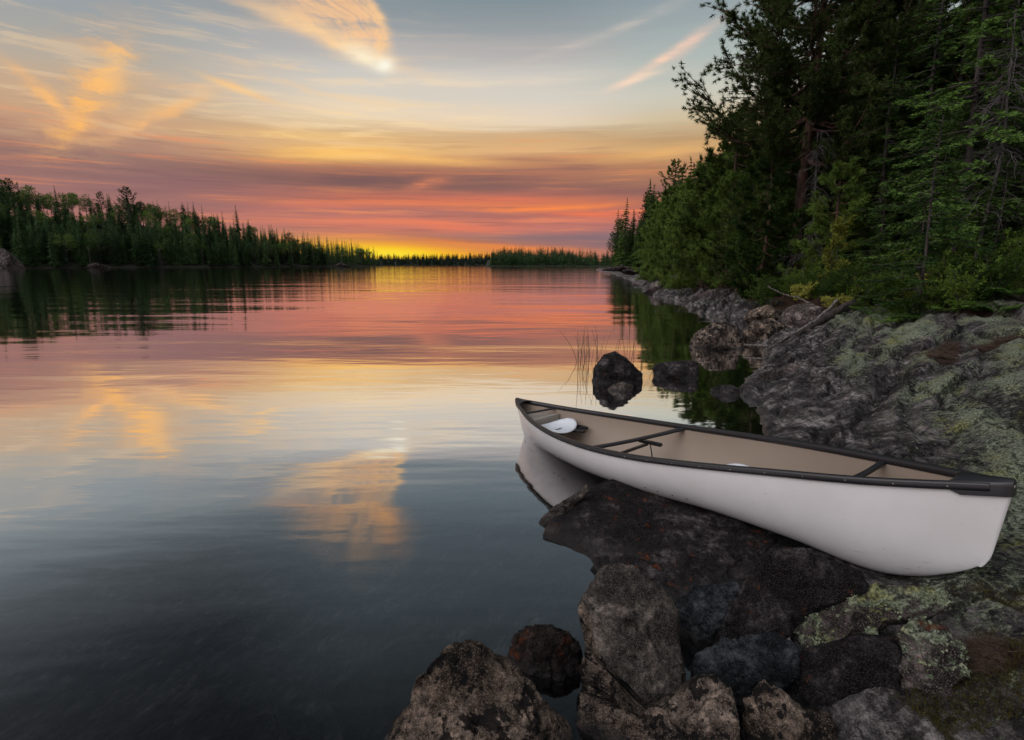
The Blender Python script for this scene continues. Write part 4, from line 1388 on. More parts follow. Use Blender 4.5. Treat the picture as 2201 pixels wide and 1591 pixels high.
def pine(h, seed, red=True, fine=1.0, first=0.34, spread=0.27, lean=0.0, nw=17, nl=None, nwid=None, tufts=1.0):
    """pine: bare lower trunk, upturned limbs, brush-like tufts of long needles"""
    rng = np.random.default_rng(seed)
    tr, cr = MB(), MB()
    zz = np.linspace(0, 1, 12)
    ax = np.stack([lean * h * zz ** 1.4 + 0.012 * h * np.sin(zz * 5 + seed), 0.012 * h * np.sin(zz * 4 + 2 * seed), zz * h], 1)
    ax[0, 2] = -0.5
    tr.tube(ax, h * 0.0125 * (1 - zz) ** 0.8 + 0.02, 9)
    tb, td, ts = [], [], []

    def along(f):
        return np.array([np.interp(f, zz, ax[:, k]) for k in range(3)])
    for i in range(nw):
        f = first + (0.97 - first) * (i / (nw - 1)) ** 0.9
        k = rng.integers(3, 6)
        for a in rng.uniform(0, 6.28) + np.arange(k) / k * 6.28 + rng.normal(0, 0.3, k):
            L = spread * h * (0.25 + 0.85 * (1 - (f - first) / (1 - first)) ** 0.7) * rng.uniform(0.55, 1.1)
            s = np.linspace(0, 1, 7)
            o = along(f + rng.uniform(-0.015, 0.015))
            dirh = np.array([math.cos(a), math.sin(a), 0])
            rise = rng.uniform(-0.1, 0.25)
            bend = rng.normal(0, 0.12)
            br = o + dirh * (L * s)[:, None] + np.array([0, 0, 1]) * (L * (rise * s - 0.22 * np.sin(s * 3.14) + 0.28 * s ** 2.5))[:, None] \
                + np.array([-dirh[1], dirh[0], 0]) * (L * bend * s ** 2)[:, None]
            tr.tube(br, 0.0042 * h * (1 - 0.85 * s) * (0.5 + 0.5 * L / (spread * h)), 5, cap=False)
            ns = int((9 * max(L / (0.2 * h), 0.5) * fine + 4) * tufts)
            for q in rng.uniform(0.35, 1.0, ns):
                p = np.array([np.interp(q, s, br[:, c]) for c in range(3)])
                sgn = rng.choice((-1, 1))
                d2 = unit(dirh * rng.uniform(0.3, 1) + sgn * rng.uniform(0.2, 1.1) * np.array([-dirh[1], dirh[0], 0]) + np.array([0, 0, rng.uniform(0.0, 0.7)]))
                l2 = L * rng.uniform(0.12, 0.34)
                e = p + d2 * l2
                tr.tube([p, p + d2 * l2 * .5 - np.array([0, 0, 0.02]), e], [0.0016 * h, 0.001 * h, 0.0006 * h], 3, cap=False)
                for w in (1.0, 0.62, 0.3):
                    tb.append(p + d2 * l2 * w + rng.normal(0, 0.02 * l2, 3)); td.append(d2 + np.array([0, 0, 0.35])); ts.append(rng.uniform(0.8, 1.15))
                for _ in range(2):
                    d3 = unit(d2 + rng.normal(0, 0.6, 3) + np.array([0, 0, 0.3]))
                    e3 = p + d2 * l2 * rng.uniform(0.4, 0.9) + d3 * l2 * 0.45
                    tb.append(e3); td.append(d3); ts.append(rng.uniform(0.7, 1.0))
            tb.append(br[-1]); td.append(dirh + np.array([0, 0, 0.6])); ts.append(1.1)
    tb, td, ts = np.array(tb), unit(np.array(td)), np.array(ts)
    nn = int(22 * fine)
    idx = np.repeat(np.arange(len(tb)), nn)
    dd = unit(td[idx] * 0.75 + rng.normal(0, 0.62, (len(idx), 3)))
    L = (nl or 0.0135 * h) * ts[idx] * rng.uniform(0.75, 1.2, len(idx))
    bb = tb[idx] - td[idx] * (L * rng.uniform(0, 0.8, len(idx)))[:, None]
    cr.blades(bb, dd, L, nwid or 0.0019 * h / fine ** 0.5, rng=rng)
    return tr, cr


def spruce(h, seed, fine=1.0, wide=0.2, low=0.04, droop=0.35):
    """near spruce: layered drooping boughs with hanging twigs covered in short needles"""
    rng = np.random.default_rng(seed)
    tr, cr = MB(), MB()
    tr.tube([(0, 0, -0.5), (0.02 * h * .3, 0, h * .3), (0, 0.01 * h, h * .7), (0, 0, h)], [h * .009, h * .0075, h * .005, 0.01], 7)
    B, D, L_, U = [], [], [], []
    n = int(76 * max(h / 6, 0.75) * fine)
    for i in range(n):
        f = low + (0.985 - low) * (i + rng.random()) / n
        L = wide * h * (1.03 - f) ** 0.8 * rng.uniform(0.6, 1.12) + 0.08
        a = rng.uniform(0, 6.28)
        dirh = np.array([math.cos(a), math.sin(a), 0])
        side = np.array([-dirh[1], dirh[0], 0])
        s = np.linspace(0, 1, 6)
        up = rng.uniform(-0.05, 0.25) + 0.5 * (f > 0.85)
        br = np.array([0, 0, f * h]) + dirh * (L * s)[:, None] + np.array([0, 0, 1]) * (L * (up * s - droop * 1.3 * s ** 1.6 + 0.22 * s ** 4))[:, None] + side * (L * rng.normal(0, .1) * s ** 2)[:, None]
        tr.tube(br, 0.0028 * h * (1 - 0.85 * s) + 0.002, 4, cap=False)
        nt = int((9 + 20 * L / (wide * h)) * fine ** 0.5)
        for q in np.concatenate([rng.uniform(0.12, 1.0, nt), [1.0]]):
            p = np.array([np.interp(q, s, br[:, c]) for c in range(3)])
            sg = rng.choice((-1, 1))
            d = unit(dirh * rng.uniform(0.5, 1.0) + side * sg * rng.uniform(0.15, 0.9) * (q < 1) + np.array([0, 0, rng.uniform(-0.55, 0.1)]))
            l = (0.10 + 0.24 * L * (1.15 - q)) * rng.uniform(0.7, 1.25)
            nn_ = max(5, int(l / 0.03 * fine))
            w = np.linspace(0, 1, nn_)
            base = p + d * (l * w)[:, None] + np.array([0, 0, -0.12]) * (l * w ** 2)[:, None]
            sd = np.where(np.arange(nn_) % 2 == 0, 1.0, -1.0)
            prp = unit(np.cross(d, [0.0, 0.0, 1.0]))
            dd = d[None] * 0.75 + prp[None] * sd[:, None] * 0.85 + rng.normal(0, 0.28, (nn_, 3)) + np.array([0, 0, 0.12])
            B.append(base); D.append(dd); L_.append((0.050 + 0.045 * (1 - w)) * np.ones(nn_))
    B, D, L_ = np.concatenate(B), np.concatenate(D), np.concatenate(L_)
    k = 1.0 if fine >= 1 else 1.0 / fine ** 0.6
    cr.blades(B, D, L_ * k * (0.6 + 0.07 * h) * 1.15, 0.030 * k * (0.6 + 0.07 * h), rng=rng)
    return tr, cr


def dead_tree(h, seed):
    """bare dead spruce hung with tangled grey twigs"""
    rng = np.random.default_rng(seed)
    tr = MB()
    tr.tube([(0, 0, -0.5), (0.06 * h, 0, h * .5), (0.03 * h, 0, h)], [h * .007, h * .005, 0.012], 6)
    for i in range(int(26 * h / 5)):
        f = rng.uniform(0.25, 1.0)
        o = np.array([0.06 * h * min(1, f * 2), 0, f * h])
        for _ in range(3):
            d = unit(np.array([rng.normal(), rng.normal(), rng.uniform(-0.8, 0.1)]))
            L = 0.20 * h * (1.1 - f * 0.6) * rng.uniform(0.4, 1.1)
            s = np.linspace(0, 1, 5)
            br = o + d * (L * s)[:, None] + rng.normal(0, 0.03 * L, (5, 3)) + np.array([0, 0, -0.35]) * (L * s ** 2)[:, None]
            tr.tube(br, 0.012 * (1 - 0.8 * s) + 0.003, 4, cap=False)
            for q in rng.uniform(0.3, 1, 7):
                p = np.array([np.interp(q, s, br[:, c]) for c in range(3)])
                e = p + unit(d + rng.normal(0, 0.8, 3) + np.array([0, 0, -0.7])) * L * 0.35
                tr.tube([p, (p + e) / 2 + rng.normal(0, 0.03, 3), e], [0.005, 0.004, 0.002], 3, cap=False)
    return tr


def leafy(h, seed, spread=0.35, nst=5, leaf=0.06, n=900, low=0.25, lw=0.55):
    """shrub or sapling: thin stems, twigs and separate small leaves"""
    rng = np.random.default_rng(seed)
    st, lf = MB(), MB()
    B, D = [], []
    tips = []
    for i in range(nst):
        a = rng.uniform(0, 6.28)
        out = spread * h * rng.uniform(0.2, 1.0) * (nst > 1) + 0.05 * h * (nst == 1)
        s = np.linspace(0, 1, 7)
        hh = h * rng.uniform(0.65, 1.0)
        ax = np.stack([math.cos(a) * out * s ** 1.3, math.sin(a) * out * s ** 1.3, hh * s], 1) + rng.normal(0, 0.012 * h, (7, 3)) * s[:, None]
        ax[0, 2] = -0.1
        st.tube(ax, 0.010 * h * (1 - 0.8 * s) / (nst ** 0.3) + 0.002, 5, cap=False)
        for q in rng.uniform(low, 1.0, int(26 / nst ** 0.5)):
            p = np.array([np.interp(q, s, ax[:, c]) for c in range(3)])
            d = unit(np.array([rng.normal(), rng.normal(), rng.uniform(0.0, 0.9)]))
            l = spread * h * rng.uniform(0.25, 0.75) * (1.2 - 0.6 * q)
            e = p + d * l
            st.tube([p, p + d * l * .5, e], [0.003 * h, 0.002 * h, 0.001], 3, cap=False)
            tips.append((p, d, l))
    per = max(4, n // len(tips))
    for p, d, l in tips:
        w = rng.uniform(0.25, 1.05, per)
        B.append(p + d * (l * w)[:, None] + rng.normal(0, 0.05 * h * spread, (per, 3)))
        D.append(d + rng.normal(0, 0.9, (per, 3)))
    B, D = np.concatenate(B), np.concatenate(D)
    lf.leaves(B, D, leaf * rng.uniform(0.6, 1.3, len(B)), leaf * lw, rng=rng)
    return st, lf


def fern(seed, L=0.55, n=9):
    rng = np.random.default_rng(seed)
    st, lf = MB(), MB()
    B, D, Ls = [], [], []
    for i in range(n):
        a = i / n * 6.28 + rng.normal(0, 0.25)
        dh = np.array([math.cos(a), math.sin(a), 0])
        sd = np.array([-dh[1], dh[0], 0])
        s = np.linspace(0, 1, 22)
        l = L * rng.uniform(0.7, 1.1)
        ax = dh * (l * s)[:, None] + np.array([0, 0, 1]) * (l * (0.95 * s - 0.75 * s ** 2.2))[:, None]
        st.tube(ax, 0.004 * (1 - 0.8 * s) + 0.001, 3, cap=False)
        for j in range(3, 22):
            for sg in (-1, 1):
                B.append(ax[j]); D.append(sd * sg + dh * 0.45 + np.array([0, 0, -0.12]) + rng.normal(0, 0.08, 3))
                Ls.append(l * 0.30 * math.sin(min(1, s[j] * 1.15) * 3.0) + 0.015)
    Ls = np.array(Ls)
    lf.leaves(B, D, Ls, Ls * 0.30, rng=rng, up=np.array([0.0, 0, 1.0]) + rng.normal(0, 0.1, (len(B), 3)))
    return st, lf


def tree_obj(name, pair, mats, label, cat, loc, group=None, parts=('trunk', 'crown')):
    r = thing(name, label, cat, loc, group)
    link(parts[0], pair[0].mesh(parts[0], mats[0], True), r)
    link(parts[1], pair[1].mesh(parts[1], mats[1]), r)
    return r


def single(pair):
    b = MB()
    b.merged(pair[0])
    k = MB()
    b.v.extend(pair[1].v)
    for F, m in pair[1].f:
        b.f.append((F + b.n, 1))
    b.n += pair[1].n
    return b


rs = np.random.default_rng(11)
# --- left shore across the water
LSH = np.array([(-520, 120), (-330, 232), (-248, 274), (-190, 350), (-150, 415), (-119, 470), (-112, 492), (-150, 560), (-300, 700)], float)


def left_z(x, y):
    s = -shore_dist(x, y, LSH)
    tip = np.clip((500 - y) / 115, 0, 1)
    top = 26 * tip ** 0.8
    hgt = top * sstep(s, 0, 75) + 0.10 * np.clip(s, 0, 20) * np.clip(tip * 3, 0, 1) + 1.0 * sstep(s, -2, 3)
    hgt = hgt + 1.6 * fbm(np.stack([x, y, 0 * x], 1) * 0.03, 3) * sstep(s, 2, 20)
    return np.where(s > -6, hgt - 0.9 * (s < 0) * 1.0, -3.0), s


xs, ys = np.linspace(-560, -95, 130), np.linspace(110, 720, 170)
X, Y = np.meshgrid(xs, ys)
z, s = left_z(X.ravel(), Y.ravel())
b = MB()
b.add(np.stack([X.ravel(), Y.ravel(), z], 1), grid_faces(170, 130))
tag(link('left_shore_hill', b.mesh('left_shore_hill', M['hill'], True)), 'wooded hill along the left shore', kind='structure')

sp_me = [single(spruce_far(13, 200 + i, w, d)).mesh('spruce', [M['bark'], M['spruce_far']]) for i, (w, d) in enumerate([(0.22, 1), (0.27, 1), (0.18, 1.1), (0.32, 0.9), (0.25, 0.9)])]
pn_me = [single(pine(13, 230 + i, True, 0.55, 0.42, 0.22)).mesh('pine', [M['bark'], M['spruce_far']]) for i in range(2)]
bl_me = [single(broadleaf_far(11, 220 + i, r)).mesh('aspen', [M['birch'], M['leaf_far']]) for i, r in enumerate((0.27, 0.32, 0.24))]


def put(name, me, x, y, z, h, base, label, cat, group):
    o = link(name, me, None, (x, y, z))
    k = h / base
    o.scale = (k * rs.uniform(0.85, 1.15),) * 2 + (k,)
    o.rotation_euler = (rs.normal(0, 0.02), rs.normal(0, 0.02), rs.uniform(0, 6.28))
    return tag(o, label, cat, group)


cand = []
seg = LSH[1:7]
for row, (ss, gap) in enumerate([(3, 3.7), (7, 3.7), (12, 3.9), (18, 4.2), (26, 4.5), (35, 4.8), (46, 5.0), (59, 5.2), (73, 5.4)]):
    for (ax, ay), (bx, by) in zip(seg[:-1], seg[1:]):
        ex, ey = bx - ax, by - ay
        ln = math.hypot(ex, ey)
        for q in np.arange(0, ln, gap):
            qq = q + rs.uniform(-gap * .4, gap * .4)
            nx, ny = -ey / ln, ex / ln
            s_ = ss + rs.uniform(-2.5, 2.5)
            x, y = ax + ex / ln * qq + nx * s_, ay + ey / ln * qq + ny * s_
            if x / y < -0.95 or (x / y > -0.235):
                continue
            cand.append((x, y, row))
cand.sort(key=lambda c: c[2] * 0.0 + math.hypot(c[0], c[1]))
xy = np.array([(c[0], c[1]) for c in cand])
zc, sc_ = left_z(xy[:, 0], xy[:, 1])
ncon = nbr = 0
stuff = MB()
for (x, y, row), z in zip(cand, zc):
    far_t = np.clip((500 - y) / 190, 0, 1)
    if sc_[0] is None:
        continue
    u = rs.random()
    lightness = sstep(np.array([row]), 3.5, 6.5)[0] * sstep(np.array([-x]), 185, 245)[0]
    if u < 0.10 + 0.45 * lightness and nbr < 190:
        nbr += 1
        put('aspen', bl_me[rs.integers(3)], x, y, z, rs.uniform(14, 19) * (0.75 + 0.25 * far_t), 11,
            'round crowned green broadleaf tree among the spruces on the left shore', 'tree', 'broadleaf trees on the left shore')
    else:
        hh = rs.uniform(14, 24) * (0.80 + 0.20 * far_t)
        if row < 2:
            hh *= 0.85
        if ncon < 298:
            ncon += 1
            me = sp_me[rs.integers(5)] if rs.random() < 0.88 else pn_me[rs.integers(2)]
            put('spruce', me, x, y, z, hh, 13, 'slender dark spruce in the dense wood on the left shore', 'tree', 'spruces on the left shore')
        else:
            stuff.merged(single(spruce_far(13, int(rs.integers(900)), 0.17, 0.7)), (x, y, z), rs.uniform(0, 6), hh / 13)
if stuff.n:
    tag(link('spruce_wood', stuff.mesh('spruce_wood', [M['bark'], M['spruce_far']])), 'farthest spruces of the left shore wood, merged into one dark mass', 'forest', kind='stuff')
# taller single trees standing above the skyline
for px, top, Yd, nm, lb in [(268, 400, 345, 'pine', 'tall ragged pine standing above the skyline of the left wood'), (20, 382, 320, 'pine', 'tall sparse dead topped pine at the left edge of the picture'),
                            (415, 434, 400, 'spruce', 'pointed spruce rising above the middle of the left wood'), (508, 442, 405, 'spruce', 'pointed spruce rising right of the middle of the left wood'),
                            (2, 385, 318, 'pine', 'round topped pine cut by the left edge of the picture')]:
    p = at(px, top, Yd)
    zb, _ = left_z(np.array([p[0]]), np.array([Yd * 1.0]))
    me = pn_me[0] if nm == 'pine' else sp_me[2]
    put(nm, me, p[0], Yd, zb[0], p[2] - zb[0], 13, lb, 'tree', None)
for px, Yd, hh, lb in [(345, 334, 10, 'bare grey dead trunk above the pale wedge rock on the left shore'), (530, 395, 9, 'bare white birch trunk leaning at the water on the left shore')]:
    p = at(px, 574, Yd)
    tag(link('dead_tree', dead_tree(hh, int(px)).mesh('dead_tree', M['deadwood']), None, (p[0], Yd, 0.6)), lb, 'dead tree')

# --- far shore: one reads it as a mass
def far_wood(name, label, line, depth, hill, n, hmin, hmax, seed, mats):
    rng = np.random.default_rng(seed)
    line = np.array(line, float)
    b = MB()
    protos = [single(spruce_far(10, 300 + k, w_, 0.36)) for k, w_ in enumerate((0.24, 0.30, 0.38, 0.46))]
    for i in range(n):
        q = rng.uniform(0, len(line) - 1.001)
        j = int(q)
        p = line[j] + (line[j + 1] - line[j]) * (q - j)
        dd = depth * rng.random() ** 1.5
        zz = hill(p[0], dd)
        h = rng.uniform(hmin, hmax)
        pr = protos[rng.choice(4, p=(0.22, 0.26, 0.28, 0.24))]
        b.merged(pr, (p[0], p[1] + dd, zz), rng.uniform(0, 6), h / 10 * rng.uniform(0.9, 1.3), h / 10)
    tag(link(name, b.mesh(name, mats)), label, 'forest', kind='stuff')


def far_land(name, label, x0, x1, y0, depth, hill):
    xs, ds = np.linspace(x0, x1, 70), np.linspace(-8, depth, 14)
    X, D = np.meshgrid(xs, ds)
    Z = np.array([hill(x, d) if d >= 0 else -2.0 for x, d in zip(X.ravel(), D.ravel())])
    b = MB()
    b.add(np.stack([X.ravel(), y0 + D.ravel(), Z], 1), grid_faces(14, 70))
    tag(link(name, b.mesh(name, M['hill'], True)), label, kind='structure')


hillA = lambda x, d: 0.4 + (11.5 + 2.5 * math.sin(x * 0.011 + 0.6)) * float(sstep(np.array([d]), 0, 130)[0])
far_land('far_shore_hill', 'low dark hill closing the end of the lake', -420, 130, 900, 160, hillA)
far_wood('far_forest', 'dark far forest under the yellow glow at the end of the lake', [(-400, 902), (-150, 902), (110, 902)], 140, hillA, 1100, 8, 13, 41, [M['bark'], M['far']])
hillB = lambda x, d: 0.5 + (4.5 + 2.5 * math.sin(x * 0.03 + 1.0)) * float(sstep(np.array([d]), 0, 70)[0])
far_land('far_point', 'low wooded point on the right of the far shore', -24, 230, 500, 110, hillB)
far_wood('point_forest', 'dark green wood on the low point right of the far shore', [(-19, 503), (60, 503), (215, 503)], 70, hillB, 700, 7, 13.5, 43, [M['bark'], M['spruce_far']])

# --- right shore, middle distance
def shore_pt(i_y, s):
    x = np.interp(i_y, SHORE[:, 1], SHORE[:, 0])
    return x + s


mid_me = [m_.copy() for m_ in sp_me + pn_me]
for m_ in mid_me:
    m_.materials[1] = M['conifer_mid']
mid_lab = 'dark conifer in the row along the distant part of the right shore'
for yy in np.concatenate([np.arange(48, 95, 4.2), np.arange(95, 215, 7.5)]):
    for row, s_ in enumerate((2.5, 8, 15)):
        if rs.random() < 0.12:
            continue
        y = yy + rs.uniform(-2, 2)
        x = shore_pt(y, s_ + rs.uniform(-1.5, 1.5)) + 0.02 * y
        if x / y > 0.34 + 0.1 * (y > 60):
            continue
        me = mid_me[rs.choice(7, p=(.18, .18, .14, .12, .12, .13, .13))]
        put('conifer', me, x, y, ground_z(x, y) - 0.2, np.interp(y, [48, 95, 150, 210], [8.0, 10.5, 13.5, 15.5]) * rs.uniform(0.6, 1.25) * (1 + 0.035 * s_), 13, mid_lab, 'tree', 'conifers along the distant right shore')

# --- near right bank: the forest
bigpine = tree_obj('pine_tree', pine(17.0, 4, True, 1.35, 0.31, 0.255, -0.04, 32, 0.20, 0.026, 1.7), (M['bark_red'], M['pine']),
                   'big red pine leaning over the water, its open crown silhouetted against the sky', 'tree', (12.5, 24.5, ground_z(12.5, 24.5) - 0.2))
pineB = tree_obj('pine_tree', pine(13.0, 5, True, 1.0, 0.20, 0.25, 0.0, 19, 0.22, 0.028, 0.75), (M['bark_red'], M['pine']), 'tall red barked pine in the dark forest on the right bank', 'tree',
                 (15.6, 25.5, ground_z(15.6, 25.5)), 'pines in the right bank forest')
pineL = tree_obj('pine_tree', pine(6.5, 9, False, 1.0, 0.14, 0.26, 0.0, 15, 0.22, 0.032, 0.5), (M['bark'], M['pine_pale']), 'young light green pine with a grey trunk by the far ledge', 'tree',
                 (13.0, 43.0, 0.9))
sprA = tree_obj('spruce_tree', spruce(12.5, 1, 0.75, 0.23, 0.05), (M['bark'], M['spruce']), 'tall dark spruce in the shaded forest on the right bank', 'tree',
                (16.0, 17.0, ground_z(16, 17)), 'spruces in the right bank forest')
sprB = tree_obj('spruce_tree', spruce(9.5, 2, 0.8, 0.27, 0.03), (M['bark'], M['spruce']), 'tall dark spruce in the shaded forest on the right bank', 'tree',
                (14.0, 20.0, ground_z(14, 20)), 'spruces in the right bank forest')
p = at(1975, 640, 13.0)
tree_obj('spruce_tree', spruce(4.4, 4, 1.15, 0.32, 0.0, 0.3), (M['bark'], M['spruce_pale']), 'young light green spruce in front of the dark forest above the lichen slope', 'tree',
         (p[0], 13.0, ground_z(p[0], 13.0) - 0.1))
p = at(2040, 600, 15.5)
tree_obj('spruce_tree', spruce(10.5, 6, 1.0, 0.27, 0.12, 0.4), (M['bark'], M['spruce_pale']), 'tall spruce with pale drooping bough tips behind the young light green spruce', 'tree',
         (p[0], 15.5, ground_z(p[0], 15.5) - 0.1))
# forest behind: jittered rows, only where the picture shows them
PL, SL = pineB['label'], sprA['label']
spots = []
for y in np.arange(13.5, 62, 2.9):
    for s_ in (4.2, 6.6, 9.0, 11.6, 14.5, 18.0, 22.0, 26.5, 31.5):
        yy = y + rs.uniform(-1.4, 1.4)
        x = shore_pt(yy, s_ * (1 + 0.006 * yy) + rs.uniform(-1.2, 1.2))
        if x / yy > 1.14 or rs.random() < 0.10:
            continue
        if s_ < 5 and (yy < 21 or (24 < yy < 33)):
            continue
        if math.hypot(x - 12.5, yy - 24.5) < 1.6:
            continue
        spots.append((x, yy, s_))
for x, y, s_ in spots:
    src = (sprA, sprB, pineB)[rs.choice(3, p=(0.45, 0.30, 0.25))]
    if y > 30 and s_ < 9:
        src = (pineB, sprB, sprA)[rs.choice(3, p=(0.5, 0.3, 0.2))]
    k = rs.uniform(0.85, 1.2) * (1.0 if s_ > 5 else 0.72)
    if y > 36:
        k *= 0.9
    copy_thing(src, (x, y, ground_z(x, y) - 0.15), rs.uniform(0, 6.28), k)
pineM = tree_obj('pine_tree', pine(6.0, 17, True, 1.1, 0.10, 0.30, 0.0, 16, 0.23, 0.032, 0.42), (M['bark_red'], M['pine_pale']), 'bushy young pine filling the slope between the water and the big red pine', 'tree',
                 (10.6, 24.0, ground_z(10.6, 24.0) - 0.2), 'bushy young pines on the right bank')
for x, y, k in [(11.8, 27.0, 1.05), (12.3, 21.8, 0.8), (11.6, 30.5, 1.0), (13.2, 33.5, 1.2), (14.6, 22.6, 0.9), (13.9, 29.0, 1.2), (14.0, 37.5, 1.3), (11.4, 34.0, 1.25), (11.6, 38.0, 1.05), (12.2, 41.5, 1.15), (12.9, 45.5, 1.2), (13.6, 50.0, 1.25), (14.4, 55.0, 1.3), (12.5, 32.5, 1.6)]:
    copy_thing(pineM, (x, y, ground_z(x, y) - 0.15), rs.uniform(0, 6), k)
for x, y, k in [(11.9, 16.6, 0.42), (13.6, 18.4, 0.5), (12.6, 19.6, 0.38), (15.2, 18.2, 0.6), (13.4, 15.6, 0.5), (14.4, 16.4, 0.6), (12.0, 14.2, 0.33)]:
    o = copy_thing(sprB, (x, y, ground_z(x, y) - 0.15), rs.uniform(0, 6), k, label='small dark spruce filling the understorey on the right bank', group='small spruces of the understorey')
for x, y, k, lb in [(11.6, 33.5, 0.55, 'short bushy pine on the bank left of the big red pine'), (12.6, 37.5, 0.62, 'short bushy pine on the bank farthest left below the skyline'),
                    (10.9, 27.5, 0.42, 'small pine rooted by the shrubs below the big red pine')]:
    o = copy_thing(pineB, (x, y, ground_z(x, y) - 0.1), rs.uniform(0, 6), k, label=lb)
    del o['group']
for (px, py, Yd, hh, sd, lb) in [(1722, 545, 22.5, 6.2, 5, 'grey dead spruce with tangled hanging twigs beside the red pine trunk'),
                                 (2085, 560, 14.5, 6.5, 8, 'bare dead twiggy tree in the shade at the right edge'),
                                 (1600, 560, 27.0, 5.0, 12, 'leaning dead tree with bare grey branches under the pines')]:
    q = at(px, py, Yd)
    tag(link('dead_tree', dead_tree(hh, sd).mesh('dead_tree', M['twig']), None, (q[0], Yd, ground_z(q[0], Yd))), lb, 'dead tree')

# sapling and shrubs
q = at(1785, 640, 18.5)
tree_obj('sapling', leafy(3.0, 3, 0.24, 2, 0.085, 2600, 0.28), (M['bark'], M['yellow_leaf']), 'yellow green leafy sapling in front of the dark trunks on the bank', 'sapling',
         (q[0], 18.5, ground_z(q[0], 18.5)), parts=('stem', 'foliage'))
shA = tree_obj('shrub', leafy(1.3, 11, 0.55, 9, 0.06, 3200, 0.1), (M['bark'], M['shrub_leaf']), 'largest dense green bush overhanging the rocks, below the white dead branch', 'shrub',
               (0, 0, 0), parts=('stem', 'foliage'))
q = at(1640, 640, 20.0)
shA.location = (q[0], 20.0, ground_z(q[0], 20.0))
shB = tree_obj('shrub', leafy(0.8, 13, 0.5, 8, 0.05, 1800, 0.1), (M['bark'], M['shrub_leaf']), 'low green bush in the undergrowth of the right bank', 'shrub', (0, 0, 0),
               'low bushes in the undergrowth', ('stem', 'foliage'))
shC = tree_obj('shrub', leafy(0.7, 15, 0.6, 7, 0.05, 1500, 0.1), (M['bark'], M['yellow_leaf']), 'low yellow green bush in the undergrowth of the right bank', 'shrub', (0, 0, 0),
               'yellow green bushes in the undergrowth', ('stem', 'foliage'))
firstB = firstC = True
for i in range(150):
    yy = 11.2 + 34 * rs.random() ** 1.5
    s_ = rs.uniform(4.0, 7.0) if yy < 13.5 else rs.uniform(2.6, 6.5)
    x = shore_pt(yy, s_)
    if x / yy > 0.98:
        continue
    loc = (x, yy, ground_z(x, yy) - 0.03)
    k = rs.uniform(0.7, 1.5)
    if rs.random() < 0.75:
        if firstB:
            shB.location = loc; firstB = False
        else:
            copy_thing(shB, loc, rs.uniform(0, 6), k)
    else:
        if firstC:
            shC.location = loc; firstC = False
        else:
            copy_thing(shC, loc, rs.uniform(0, 6), k * 0.8)
for i in range(12):
    yy = 14.5 + 16 * rs.random()
    x = shore_pt(yy, rs.uniform(2.2, 3.8))
    copy_thing(shA, (x, yy, ground_z(x, yy) - 0.05), rs.uniform(0, 6), rs.uniform(0.5, 0.95), label='leafy green bush spilling over the rocks along the right bank', group='bushes along the rocks')
for px, py, Yd, k in [(1960, 652, 12.7, 1.0), (2005, 648, 12.4, 0.9), (1925, 660, 12.9, 0.8)]:
    q = at(px, py, Yd)
    copy_thing(shB, (q[0], Yd, ground_z(q[0], Yd) - 0.03), rs.uniform(0, 6), k)
fe = None
for px, py, Yd, k in [(2150, 640, 10.6, 1.15), (2195, 625, 10.9, 1.2), (2110, 652, 10.9, 0.8), (2180, 600, 11.8, 1.1), (2040, 655, 11.6, 0.7), (1960, 655, 12.3, 0.75), (1900, 690, 12.2, 0.7), (1860, 640, 14.0, 0.8), (2085, 610, 12.6, 1.0)]:
    q = at(px, py, Yd)
    loc = (q[0], Yd, ground_z(q[0], Yd) + 0.03)
    if fe is None:
        fe = tree_obj('fern', fern(3), (M['bark'], M['fern_leaf']), 'bright green fern at the forest edge above the lichen slope', 'fern', loc, 'ferns at the forest edge', ('stem', 'frond'))
        fe.scale = (k,) * 3
    else:
        copy_thing(fe, loc, rs.uniform(0, 6), k)

# fallen wood
def stick(name, label, pts, r0, r1, mat, seed, cat, twigs=0, wob=0.02):
    rng = np.random.default_rng(seed)
    P = np.array([at(px, py, Y) for px, py, Y in pts])
    s = np.linspace(0, 1, 24)
    k = np.linspace(0, 1, len(P))
    ax = np.stack([np.interp(s, k, P[:, c]) for c in range(3)], 1)
    for _ in range(2):
        ax[1:-1] = (ax[:-2] + 2 * ax[1:-1] + ax[2:]) / 4
    ax += rng.normal(0, wob, ax.shape) * 0.5
    L = np.linalg.norm(ax[-1] - ax[0])
    base = ax[0].copy()
    b = MB()
    b.tube(ax - base, r0 + (r1 - r0) * s + 0.1 * r0 * rng.normal(size=24) * 0.5, 9)
    for _ in range(twigs):
        j = rng.integers(4, 22)
        d = unit(rng.normal(size=3) + np.array([0, 0, 0.4]))
        l = L * rng.uniform(0.06, 0.16)
        p = ax[j] - base
        b.tube([p, p + d * l * .5 + rng.normal(0, 0.02, 3), p + d * l], [r1 * .6 + 0.006, r1 * .4 + 0.004, 0.003], 5)
    return tag(link(name, b.mesh(name, mat, True), None, base), label, cat)


